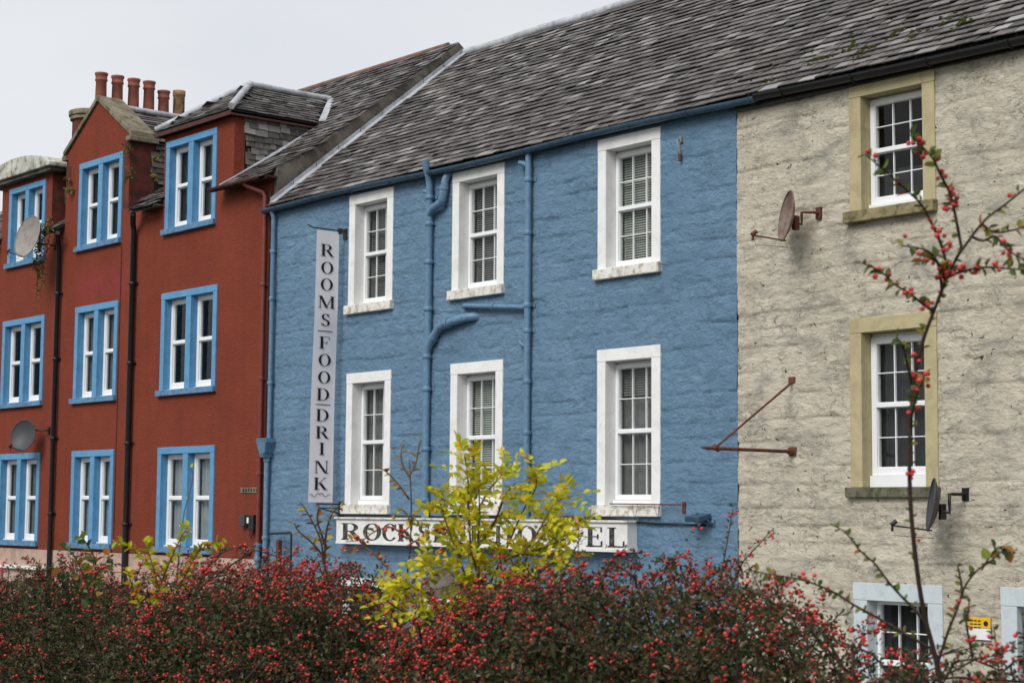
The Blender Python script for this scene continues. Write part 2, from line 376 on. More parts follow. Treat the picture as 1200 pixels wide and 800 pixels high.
def stone_relief(x, z, seed=0.0, amp=1.0):
    """paint over roughly coursed rubble: bedding joints, stones standing proud by a little, lumps"""
    if seed not in COURSES: COURSES[seed] = (_courses(seed), )
    rows = COURSES[seed][0]
    wz = z + .040 * noise.noise(Vector((x * 1.1, seed, z * .7))) + .012 * noise.noise(Vector((x * 5, seed, z * 4)))
    wx = x + .05 * noise.noise(Vector((x * 1.3, seed + 5, z * 3))) + .015 * noise.noise(Vector((x * 6, seed, z * 6)))
    k = max(0, min(len(rows) - 1, bisect.bisect_right([r[0] for r in rows], wz) - 1)); z0, z1, js, off = rows[k]
    m = max(0, min(len(js) - 2, bisect.bisect_right(js, wx) - 1)); x0, x1 = js[m], js[m + 1]
    dz = min(wz - z0, z1 - wz); dx = min(wx - x0, x1 - wx)
    vis = max(0.0, min(1.0, .55 + 1.3 * noise.noise(Vector((x * 1.6 + 3, seed, z * 2.0)))))
    jz = min(1.0, max(0, dz) / .035); jx = min(1.0, max(0, dx) / .03)
    joint = 1 - (1 - jz * jz * (3 - 2 * jz)) * vis - (1 - jx) * .55 * vis
    tilt = ((wz - z0) / (z1 - z0) - .5) * (off[m] * .006 - .004)
    fine = noise.fractal(Vector((x * 6, seed + 3, z * 10)), 1.0, 2.2, 4) * .0065
    big = noise.noise(Vector((x * .6, seed, z * .9))) * .008
    return amp * (.011 * joint + off[m] * .0045 + tilt + fine + big + .004)

# --- sash windows with margins -----------------------------------------------------------------
def sash(house, x0, x1, z0, z1, mj, ml, ms, sill_h=.16, sill_out=.10, band=.18, yr=.20, cols=3, split=.5,
         cover=None, cover_mat=None, cover_z=None, label=None, frame_w=.085, sill_over=.05, bars=True, proud=.035, subsill=.0, top_gap=.0):
    """one window: window mesh = sash frame and glazing bars; children jamb, lintel, sill, pane, blind"""
    zi0, zi1 = z0 + sill_h, z1 - band; a, b = x0 + band, x1 - band
    f0, f1 = a + .004, b - .004
    w = MB(); y0, y1 = yr, yr + .09; fz0 = zi0 + .004 + subsill; fz1 = zi1 - .004 - top_gap
    fw = frame_w
    w.box(f0, f0 + fw, y0, y1, fz0, fz1); w.box(f1 - fw, f1, y0, y1, fz0, fz1)
    w.box(f0 + fw, f1 - fw, y0, y1, fz1 - fw, fz1); w.box(f0 + fw, f1 - fw, y0 - .004, y1, fz0, fz0 + fw * 1.25)
    gx0, gx1, gz0, gz1 = f0 + fw, f1 - fw, fz0 + fw * 1.25, fz1 - fw
    mz = gz0 + (gz1 - gz0) * split
    w.box(gx0, gx1, y0 - .012, y1, mz - .028, mz + .028)
    # inner sash beads
    for (u0, u1, q0, q1, yy) in ((gx0, gx1, gz0, mz - .028, .022), (gx0, gx1, mz + .028, gz1, .012)):
        t = .010
        w.box(u0, u0 + t, y0 + yy, y1 - .002, q0, q1); w.box(u1 - t, u1, y0 + yy, y1 - .002, q0, q1)
        w.box(u0 + t, u1 - t, y0 + yy, y1 - .002, q0, q0 + t); w.box(u0 + t, u1 - t, y0 + yy, y1 - .002, q1 - t, q1)
        if bars:
            for k in range(1, cols):
                c = u0 + (u1 - u0) * k / cols; w.box(c - .007, c + .007, y0 + yy + .012, y1 - .02, q0 + t, q1 - t)
            c = (q0 + q1) / 2; w.box(u0 + t, u1 - t, y0 + yy + .015, y1 - .023, c - .007, c + .007)
    if subsill: w.box(a + .004, b - .004, y0 - .05, y1, zi0 + .004, zi0 + subsill)
    if top_gap: w.box(f0, f1, y0 + .03, y1, fz1 + .003, zi1 - .004)
    loc = ((a + b) / 2, yr, (zi0 + zi1) / 2)
    win = w.build('window', M['upvc'], house, loc, bevel=.004)
    if label: win['label'] = label
    # panes
    for (q0, q1) in ((gz0, mz - .028), (mz + .028, gz1)):
        nc = cols if bars else 1; nr = 2 if bars else 1
        pw, ph = (gx1 - gx0) / nc, (q1 - q0) / nr
        key = 'pane_%.3f_%.3f' % (pw, ph)
        me = bpy.data.meshes.get(key)
        if me is None: me = box(-pw / 2, pw / 2, -.004, .004, -ph / 2, ph / 2).mesh(key); me.materials.append(M['glass'])
        for i in range(nc):
            for j in range(nr):
                put('pane', me, win, (gx0 + pw * (i + .5), y0 + .058, q0 + ph * (j + .5)))
    # margin stones
    yb = yr + .12
    box(x0, a, -proud, yb, zi0 + .002, zi1 - .002).build('jamb', mj, win, bevel=.006)
    box(b, x1, -proud - .001, yb, zi0 + .002, zi1 - .002).build('jamb', mj, win, bevel=.006)
    box(x0 - .003, x1 + .003, -proud - .003, yb, zi1, z1).build('lintel', ml, win, bevel=.006)
    box(x0 - sill_over, x1 + .02, -sill_out, yb, z0, zi0).build('sill', ms, win, bevel=.012)
    if cover: cover_it(win, cover, cover_mat, gx0 - .34, gx1 + .06, cover_z[0] if cover_z else gz0 - .02, cover_z[1] if cover_z else gz1 + .03, yr + .14)
    return win
def cover_it(win, kind, mat, x0, x1, z0, z1, y):
    c = MB()
    if kind == 'blind':
        z = z1
        while z > z0:
            t = random.uniform(-.002, .002)
            c.add([(x0, y - .012, z - .012 + t), (x1, y - .012, z - .012 - t), (x1, y + .012, z + .012 - t), (x0, y + .012, z + .012 + t)], [(0, 1, 2, 3)])
            c.add([(x0, y - .012, z - .0145 + t), (x1, y - .012, z - .0145 - t), (x1, y + .012, z + .0095 - t), (x0, y + .012, z + .0095 + t)], [(3, 2, 1, 0)])
            z -= .037
        for q in (.3, .7): c.box(x0 + (x1 - x0) * q - .004, x0 + (x1 - x0) * q + .004, y - .016, y - .014, z0, z1)
        c.build('blind', mat, win, kind='stuff')
    else:
        n = 44; vs = []
        for zz in (z0, z1):
            for i in range(n + 1):
                t = i / n; vs.append((x0 + (x1 - x0) * t, y + .03 + .022 * math.sin(t * 46) + .01 * math.sin(t * 17 + 1), zz))
        c.add(vs, [(i, i + 1, n + 2 + i, n + 1 + i) for i in range(n)], True)
        c.build('curtain', mat, win)

# ------------------------------------------------------------------ slates
slate_meshes = []
def slate_variants():
    for k in range(8):
        wdt = [.18, .22, .26, .30, .34, .25, .21, .38][k]; L = .30; t = .015
        c = random.uniform(-.012, .012); cx = random.uniform(0, .03)
        vs = [(-wdt / 2, 0, 0), (wdt / 2, c, 0), (wdt / 2, L, -.002), (-wdt / 2, L, -.002),
              (-wdt / 2 + cx * .3, .0, t), (wdt / 2 - cx * .2, c, t), (wdt / 2, L, t * .3), (-wdt / 2, L, t * .3)]
        me = bpy.data.meshes.new('slate_shape'); me.from_pydata(vs, [], [(0, 3, 2, 1), (4, 5, 6, 7), (0, 1, 5, 4), (1, 2, 6, 5), (2, 3, 7, 6), (3, 0, 4, 7)])
        me.materials.append(M['slate']); slate_meshes.append((wdt, me, vs))
slate_variants()
def slate_field(out, o, u, v, U, VV, inside, expo=.18, scale=1.0):
    """collect slates on the plane o + a*u + b*v ; v points up the slope"""
    o, u, v = Vector(o), Vector(u).normalized(), Vector(v).normalized(); n = u.cross(v)
    b = 0; row = 0
    while b < VV:
        a = -random.uniform(0, .25)
        while a < U:
            k = random.randrange(8); wd = slate_meshes[k][0] * scale
            ca = a + wd / 2
            if inside(ca, b):
                p = o + u * ca + v * (b + random.uniform(-.012, .012)) + n * (.024 + random.uniform(0, .009))
                rx = -math.atan2(.013 + random.uniform(0, .016), expo)
                rot = Matrix((u, v, n)).transposed() @ Matrix.Rotation(random.uniform(-.02, .02), 3, 'Z') @ Matrix.Rotation(rx, 3, 'X') @ Matrix.Rotation(random.uniform(-.012, .012), 3, 'Y')
                out.append((p, rot, k, scale))
            a += wd + random.uniform(.003, .010)
        b += expo * random.uniform(.94, 1.05); row += 1
def lay_slates(out, roof, n_single=300):
    out.sort(key=lambda s: (s[0] - EYE).length * (1 + .0 * s[0].z))
    # the slates that show: keep to those in the field of view first
    def vis(s):
        d = s[0] - EYE; z = d.dot(CF); return -z * .30 < d.dot(CR) < z * .289 and -1 < d.dot(CU) / z < .193
    vs_ = [s for s in out if vis(s)]; rest = [s for s in out if not vis(s)]
    for p, rot, k, sc in vs_[:n_single]:
        o = put('slate', slate_meshes[k][1], roof, p, rot=rot); 
        if sc != 1: o.scale = (sc, 1, 1)
    rest = vs_[n_single:] + rest
    if rest:
        org = WL[roof]; allv = []; base = []
        tmpl = [np.array(m[2]) for m in slate_meshes]; fc = np.array([(0, 3, 2, 1), (4, 5, 6, 7), (0, 1, 5, 4), (1, 2, 6, 5), (2, 3, 7, 6), (3, 0, 4, 7)])
        Fs = []
        for i, (p, rot, k, sc) in enumerate(rest):
            R = np.array(rot); t = tmpl[k] * np.array([sc, 1, 1]); allv.append(t @ R.T + np.array(p - org)); Fs.append(fc + 8 * i)
        me = np_mesh('slates', np.concatenate(allv), np.concatenate(Fs)); me.materials.append(M['slate'])
        o = put('slates', me, roof, org); o['kind'] = 'stuff'

ROOF_TAN = (13.0 - 9.32) / 4.6
def rz(y): return 9.32 + (y + .1) * ROOF_TAN

# =================================================================== BLUE HOUSE
XB0, XB1, XC1 = -28.92, -16.9, -8.0
blue = thing('blue_house', 'blue painted stone house with white framed sash windows under a slate roof', 'house', (-22.9, 0, 0))
BW = [(-26.31, -24.98), (-23.31, -21.96), (-19.74, -18.40)]
UZ, LZ = (7.0, 9.155), (3.46, 5.945)
holes = []
for a, b in BW:
    for z0, z1 in (UZ, LZ): holes.append((a + .05, b - .05, z0 + .05, z1 - .05))
holes.append((-26.3, -25.05, .2, 2.3))
def sag(z, x): return 0
wall_sheet('wall', M['blue_wall'], blue, XB0, XB1, 0, 9.3, holes, .028, lambda x, z: stone_relief(x, z, 0, 1.35))
bk = MB()
bk.add([(XB0, .36, 0), (XB0, 9, 0), (XB0, 9, 9.3), (XB0, .36, 9.3)], [(3, 2, 1, 0)]); bk.add([(XB1, .36, 0), (XB1, 9, 0), (XB1, 9, 9.3), (XB1, .36, 9.3)], [(0, 1, 2, 3)])
bk.add([(XB0, 9, 0), (XB1, 9, 0), (XB1, 9, 9.3), (XB0, 9, 9.3)], [(3, 2, 1, 0)])
bk.build('rear_wall', M['grey_harl'], blue)
spec = [(0, UZ, 'blind', 'blind_dark', None), (1, UZ, 'blind', 'blind_dark', None), (2, UZ, 'blind', 'blind', None),
        (0, LZ, 'curtain', 'curtain', None), (1, LZ, 'blind', 'blind', None), (2, LZ, 'curtain', 'curtain', None)]
for i, (z0, z1), kind, cm, cz in spec:
    a, b = BW[i]
    wn = sash(blue, a, b, z0, z1, M['white'], M['white'], M['white_sill'], cover=kind, cover_mat=M[cm], subsill=.05 if z0 > 5 else .08, top_gap=.04, yr=.17, frame_w=.055)
    if i == 2 and z0 < 5:
        cover_it(wn, 'blind', M['blind_dark'], a + .1, b - .2, 5.25, 5.72, .30)
# ground floor door frame, mostly behind the hedge
dr = MB(); dr.box(-26.36, -26.21, -.04, .2, .15, 2.20); dr.box(-25.15, -25.0, -.04, .2, .15, 2.20); dr.box(-26.36, -25.0, -.043, .2, 2.204, 2.35)
df = dr.build('door_frame', M['white'], blue, bevel=.006)
box(-26.205, -25.155, .12, .17, .15, 2.198).build('door', M['dish_dark'], blue)
# roof
def roof_sheet(parent, x0, x1, name='roof'):
    t = .10; m = MB()
    P = [(-.12, rz(-.12)), (4.5, rz(4.5)), (9.2, rz(-.2)), (9.2, rz(-.2) - t), (4.5, rz(4.5) - t), (-.12, rz(-.12) - t)]
    m.prism([(x0, y, z) for y, z in P], (x1 - x0, 0, 0)); return m.build(name, M['deck'], parent, loc=((x0 + x1) / 2, 0, 9.3))
def fill_roof(parent, x0, x1, n):
    rf = roof_sheet(parent, x0, x1); out = []
    s = math.hypot(1, ROOF_TAN); vdir = Vector((0, 1 / s, ROOF_TAN / s)); L = 4.62 * s
    slate_field(out, (x0, -.18, rz(-.18)), (1, 0, 0), vdir, x1 - x0, L - .16, lambda a, b: a < x1 - x0)
    lay_slates(out, rf, 300)
    return rf
fill_roof(blue, XB0 + .12, XB1 + .35, 300)
def ridge_run(parent, pts, r, mat, nm='ridge_flashing'):
    m = MB(); m.tube(pts, r, 10); return m.build(nm, mat, parent)
ridge_run(blue, [(x, 4.5, rz(4.5) + .045 + .012 * math.sin(x * 2.1)) for x in np.arange(-28.7, -16.5, .5)], .085, M['lead'])
# lead flashing up the party wall
fl = MB(); s0 = Vector((XB0 + .02, -.16, rz(-.16) + .05)); s1 = Vector((XB0 + .02, 4.5, rz(4.5) + .05)); N = 9
for k in range(N):
    a = s0.lerp(s1, k / N); b = s0.lerp(s1, (k + 1) / N - .004); wv = .20 + .05 * math.sin(k * 2.3)
    fl.prism([a + Vector((.12, 0, 0)), a + Vector((.12 + wv, 0, -.004)), b + Vector((.12 + wv, 0, -.004)), b + Vector((.12, 0, 0))], (0, -.01, .015 + .004 * (k % 2)))
    fl.prism([a + Vector((.135, 0, 0)), a + Vector((.15, 0, .11)), b + Vector((.15, 0, .11)), b + Vector((.135, 0, 0))], (.008, 0, 0))
fl.build('lead_flashing', M['lead'], blue)
def gutter(parent, x0, x1, y, z, r, mat, sagf=None, step=1.2, nm='gutter'):
    m = MB(); n = max(2, int((x1 - x0) / .4)); xs = [x0 + (x1 - x0) * i / n for i in range(n + 1)]; K = 9
    vs = []
    for x in xs:
        dz = sagf(x) if sagf else 0
        for k in range(K + 1):
            a = math.pi + math.pi * k / K; vs.append((x, y + r * math.cos(a), z + dz + r * math.sin(a)))
        for k in range(K + 1):
            a = 2 * math.pi - math.pi * k / K; vs.append((x, y + (r - .01) * math.cos(a), z + dz + .002 + (r - .01) * math.sin(a)))
    W_ = 2 * (K + 1)
    for i in range(n):
        for k in range(W_): m.f.append((i * W_ + k, i * W_ + (k + 1) % W_, (i + 1) * W_ + (k + 1) % W_, (i + 1) * W_ + k)); m.sm.append(False)
    m.v = vs
    x = x0 + .5
    while x < x1:
        dz = sagf(x) if sagf else 0
        arc = [(x, y + (r + .008) * math.cos(math.pi + math.pi * k / 8), z + dz + (r + .008) * math.sin(math.pi + math.pi * k / 8)) for k in range(9)]
        m.tube(arc, .012, 5); x += step
    return m.build(nm, mat, parent)
gsag = lambda x: .02 * math.sin(x * .9) - .01
gutter(blue, XB0 - .08, XB1 + .5, -.16, 9.25, .075, M['gutter_blue'], gsag)
box(XB0 + .02, XB1, -.055, -.03, 9.19, 9.33).build('fascia', M['gutter_blue'], blue)
# drainpipes
def collar(parent, p, r, mat, h=.07, ax='z'):
    m = MB(); p = Vector(p); d = Vector((0, 0, h / 2)) if ax == 'z' else Vector((h / 2, 0, 0))
    m.tube([p - d, p - d * .5, p + d * .5, p + d], [r * 1.22, r * 1.34, r * 1.34, r * 1.22], 12)
    if ax == 'z': m.box(p.x - r * 1.9, p.x + r * 1.9, -.03, -.015, p.z - h * .4, p.z + h * .4)
    return m.build('pipe_collar', mat, parent, loc=p)
def pipe(parent, pts, r, mat, collars=(), name='drainpipe'):
    m = MB().tube(pts, r, 14); o = m.build(name, mat, parent, loc=pts[0])
    for c in collars: collar(o, c, r, mat)
    return o
yp = -.10
p1 = pipe(blue, [(-23.87, yp, 2.95), (-23.87, yp, 6.15)], .062, M['pipe_blue'], [(-23.87, yp, z) for z in (3.7, 4.55, 5.55, 6.1)])
m = MB().tube([(-23.87, yp, 6.14), (-23.86, yp, 6.22), (-23.80, yp, 6.31), (-23.62, yp, 6.49), (-23.50, yp - .02, 6.57), (-23.34, yp - .03, 6.61), (-22.98, yp - .02, 6.66), (-22.78, yp, 6.68), (-22.68, -.06, 6.685), (-22.62, .05, 6.685)], .072, 14)
be = m.build('pipe_bend', M['pipe_blue'], blue, loc=(-23.87, yp, 6.16))
MB().tube([(-23.73, yp, 6.38), (-23.68, yp, 6.43)], .09, 14).build('pipe_collar', M['pipe_blue'], be)
MB().tube([(-23.30, yp - .03, 6.615), (-23.24, yp - .03, 6.623)], .088, 14).build('pipe_collar', M['pipe_blue'], be)
p2 = pipe(blue, [(-23.85, yp, 6.2), (-23.85, yp, 9.02), (-23.84, yp - .02, 9.12), (-23.80, yp - .12, 9.30), (-23.80, yp - .13, 9.40)], .062, M['pipe_blue'], [(-23.85, yp, z) for z in (6.9, 7.7, 8.35, 8.8)])
m = MB().tube([(-23.83, yp - .01, 8.52), (-23.72, yp - .03, 8.60), (-23.52, yp - .03, 8.66), (-23.46, yp - .02, 8.74), (-23.44, yp - .01, 8.9), (-23.42, yp, 9.05), (-23.38, yp + .02, 9.14), (-23.37, yp + .12, 9.16)], .066, 14)
b2 = m.build('pipe_bend', M['pipe_blue'], blue, loc=(-23.83, yp, 8.52)); MB().tube([(-23.443, yp - .01, 8.88), (-23.438, yp - .008, 8.94)], .08, 12).build('pipe_collar', M['pipe_blue'], b2)
p3 = pipe(blue, [(-21.28, yp, 2.95), (-21.28, yp, 9.17)], .052, M['pipe_blue'], [(-21.28, yp, z) for z in (3.9, 4.75, 5.55, 6.35, 6.75, 7.9, 8.75)])
m = MB().tube([(-21.3, yp, 6.72), (-22.1, yp, 6.80), (-22.85, yp, 6.875), (-22.93, yp + .03, 6.88), (-22.95, .05, 6.88)], .042, 12); b3 = m.build('branch_pipe', M['pipe_blue'], blue, loc=(-21.3, yp, 6.66))
MB().tube([(-22.1, yp, 6.80), (-22.14, yp, 6.804)], .055, 12).build('pipe_collar', M['pipe_blue'], b3)
MB().tube([(-21.48, yp - .02, 9.05), (-21.4, yp - .01, 9.03), (-21.3, yp, 8.98)], .04, 10).build('branch_pipe', M['pipe_blue'], blue)
MB().tube([(-21.28, yp, 6.1), (-21.42, yp, 6.14), (-21.46, yp, 6.2)], .035, 10).build('branch_pipe', M['pipe_blue'], blue)
MB().tube([(-24.0, yp, 8.93), (-23.9, yp, 8.9)], .035, 10).build('branch_pipe', M['pipe_blue'], blue)
p4 = pipe(blue, [(-28.78, yp, 2.2), (-28.78, yp, 4.55)], .05, M['pipe_blue'], [(-28.78, yp, z) for z in (3.0, 4.45)])
p5 = pipe(blue, [(-28.72, yp, 4.85), (-28.72, yp, 9.05), (-28.72, yp - .05, 9.2)], .045, M['pipe_blue'], [(-28.72, yp, z) for z in (5.9, 7.5, 8.4)])
hp = MB()
for (z0, z1, a, b) in ((4.50, 4.58, .06, .07), (4.58, 4.78, .09, .16), (4.78, 4.86, .18, .18)):
    hp.add([(-28.77 - a, -.21 - a * .1, z0), (-28.77 + a, -.21 - a * .1, z0), (-28.77 + a, -.02, z0), (-28.77 - a, -.02, z0), (-28.77 - b, -.25, z1), (-28.77 + b, -.25, z1), (-28.77 + b, -.02, z1), (-28.77 - b, -.02, z1)],
           [(0, 3, 2, 1), (4, 5, 6, 7), (0, 1, 5, 4), (1, 2, 6, 5), (2, 3, 7, 6), (3, 0, 4, 7)])
hp.build('rainwater_hopper', M['pipe_blue'], blue)

# =================================================================== CREAM HOUSE
cream = thing('cream_house', 'cream painted rubble stone house with ochre window margins and black gutter', 'house', (-12.5, 0, 0))
CUw, CLw = (-14.89, -13.53, 7.29, 9.14), (-14.92, -13.55, 3.73, 6.04)
CG1, CG2 = (-14.9, -13.52, .7, 2.65), (-12.68, -11.3, .7, 2.67)
ch = [(q[0] + .05, q[1] - .05, q[2] + .05, q[3] - .05) for q in (CUw, CLw, CG1, CG2)]
wall_sheet('wall', M['cream_wall'], cream, XB1 + .001, XC1, 0, 9.3, ch, .028, lambda x, z: stone_relief(x, z, 31.0, 1.5) - .006)
bk = MB()
bk.add([(XC1, 0, 0), (XC1, 9, 0), (XC1, 9, 9.3), (XC1, 0, 9.3)], [(0, 1, 2, 3)]); bk.add([(XB1 + .02, .36, 0), (XB1 + .02, 9, 0), (XB1 + .02, 9, 9.3), (XB1 + .02, .36, 9.3)], [(3, 2, 1, 0)])
bk.add([(XB1, 9, 0), (XC1, 9, 0), (XC1, 9, 9.3), (XB1, 9, 9.3)], [(3, 2, 1, 0)])
bk.add([(XC1, 0, 9.3), (XC1, 9, 9.3), (XC1, 4.5, 12.9)], [(0, 1, 2)])
bk.build('rear_wall', M['grey_harl'], cream)
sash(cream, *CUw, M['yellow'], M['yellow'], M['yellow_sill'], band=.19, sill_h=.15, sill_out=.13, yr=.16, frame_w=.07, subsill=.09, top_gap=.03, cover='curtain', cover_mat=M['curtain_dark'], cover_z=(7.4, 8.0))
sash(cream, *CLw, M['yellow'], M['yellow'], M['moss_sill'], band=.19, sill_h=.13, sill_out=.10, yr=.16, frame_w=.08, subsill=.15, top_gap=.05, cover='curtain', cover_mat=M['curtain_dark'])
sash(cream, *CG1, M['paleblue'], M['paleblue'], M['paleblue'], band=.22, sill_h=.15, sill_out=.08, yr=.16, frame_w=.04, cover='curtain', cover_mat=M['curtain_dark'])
sash(cream, *CG2, M['paleblue'], M['paleblue'], M['paleblue'], band=.22, sill_h=.15, sill_out=.08, yr=.16, frame_w=.04)
crf = fill_roof(cream, XB1 + .35, XC1 + .1, 300)
ridge_run(cream, [(x, 4.5, rz(4.5) + .045) for x in np.arange(-16.4, -7.9, .5)], .085, M['lead'])
gutter(cream, XB1 + .5, XC1 + .1, -.17, 9.245, .085, M['black'], lambda x: -.02 * (x + 16.4) * .6 + .01 * math.sin(x), nm='gutter')
box(XB1 + .03, XC1, -.075, -.03, 9.10, 9.29).build('fascia', M['black'], cream)
# rooflight near the top of the frame
rp = on_y(1170, -4, 1.0)
sl = 1 / math.hypot(1, ROOF_TAN)
q = MB(); yy0, yy1 = 1.75, 2.6; xx = -11.35
q.prism([(xx, yy0, rz(yy0) + .03), (xx + .7, yy0, rz(yy0) + .03), (xx + .7, yy1, rz(yy1) + .03), (xx, yy1, rz(yy1) + .03)], (0, -.05, .07)); q.build('rooflight', M['black'], cream)
# moss on the slates
def blob_cloud(name, mat, parent, pts, kind='stuff'):
    ico = MB(); V = []; F = []
    a = (1 + 5 ** .5) / 2
    base = np.array([(-1, a, 0), (1, a, 0), (-1, -a, 0), (1, -a, 0), (0, -1, a), (0, 1, a), (0, -1, -a), (0, 1, -a), (a, 0, -1), (a, 0, 1), (-a, 0, -1), (-a, 0, 1)]) / math.sqrt(1 + a * a)
    fc = np.array([(0, 11, 5), (0, 5, 1), (0, 1, 7), (0, 7, 10), (0, 10, 11), (1, 5, 9), (5, 11, 4), (11, 10, 2), (10, 7, 6), (7, 1, 8), (3, 9, 4), (3, 4, 2), (3, 2, 6), (3, 6, 8), (3, 8, 9), (4, 9, 5), (2, 4, 11), (6, 2, 10), (8, 6, 7), (9, 8, 1)])
    org = WL[parent]
    for i, (p, r) in enumerate(pts):
        V.append(base * r * rng.uniform(.8, 1.2, (12, 1)) + np.array(Vector(p) - org)); F.append(fc + 12 * i)
    me = np_mesh(name, np.concatenate(V), np.concatenate(F), True); me.materials.append(mat); o = put(name, me, parent, org)
    if kind: o['kind'] = kind
    return o
pts = []
for cx, cy, n in ((-15.7, .28, 30), (-15.2, .42, 36), (-14.85, .25, 40), (-14.55, .5, 30), (-14.1, .35, 40), (-13.75, .55, 20), (-13.4, .42, 44), (-15.45, .75, 14), (-16.3, .1, 20), (-13.0, .9, 14), (-17.5, .25, 0)):
    for _ in range(n // 3):
        x = cx + random.gauss(0, .07); y = cy + random.gauss(0, .08); pts.append(((x, y, rz(y) + .03), random.uniform(.018, .045)))
for _ in range(110):
    x = random.uniform(-16.8, -11); y = abs(random.gauss(0, .9)) - .1; pts.append(((x, y, rz(y) + .035), random.uniform(.008, .02)))
blob_cloud('moss', M['moss'], crf, pts)

# =================================================================== RED HOUSE
red = thing('red_house', 'red roughcast tenement with blue trimmed paired windows, dormers and black downpipes', 'house', (-36, 0, 0))
DR, DM, DL = (-33.17, -30.40, 11.33), (-37.72, -34.70, 11.60), (-41.15, -38.42, 11.30)
XR0, XR1 = -46.0, -28.93; EZ = 9.93
cols_ = {'R': [(-33.06, -31.02, 9.2, 11.18), (-33.10, -30.87, 5.84, 7.985), (-33.09, -30.83, 2.64, 4.785)],
         'M': [(-37.03, -34.98, 9.27, 11.29), (-37.02, -35.01, 5.84, 8.02), (-36.98, -35.01, 2.65, 4.795)],
         'L': [(-40.71, -38.74, 9.25, 11.2), (-40.83, -38.58, 5.88, 7.99), (-40.80, -38.58, 2.65, 4.80)]}
rh = [(w_[0] + .05, w_[1] - .05, w_[2] + .04, w_[3] - .04) for c in cols_.values() for w_ in c]
def keep(x, z):
    if z < 2.6: return False
    if z < EZ: return True
    for i, d in enumerate((DR, DM, DL)):
        if d[0] < x < d[1]:
            return z < d[2] or (i == 1)
    return False
def warp(x, z):
    if z > 11.6 and DM[0] - .01 <= x <= DM[1] + .01:
        c = (DM[0] + DM[1]) / 2; return c + (x - c) * max(0.0, 1 - (z - 11.6) / 1.0)
    return x
wall_sheet('wall', M['red_wall'], red, XR0, XR1, 2.6, 12.6, rh, .14, lambda x, z: .006 * noise.noise(Vector((x * 1.3, 5, z * 1.3))), keep, warp,
           extra=[-33.17, -30.40, -37.72, -34.70, -41.15, -38.42, EZ, 11.33, 11.60, 11.30])
bs = MB()
z = .13
while z < 2.6:
    h = .40; x = XR0 - random.uniform(0, .5)
    while x < XR1:
        wd = random.uniform(.9, 1.5); x1 = min(x + wd, XR1)
        if x1 - x > .1: bs.box(max(x, XR0) + .004, x1 - .004, -.02, .3, z + .004, min(z + h, 2.585) - .004)
        x = x1 + .0001
    z += h
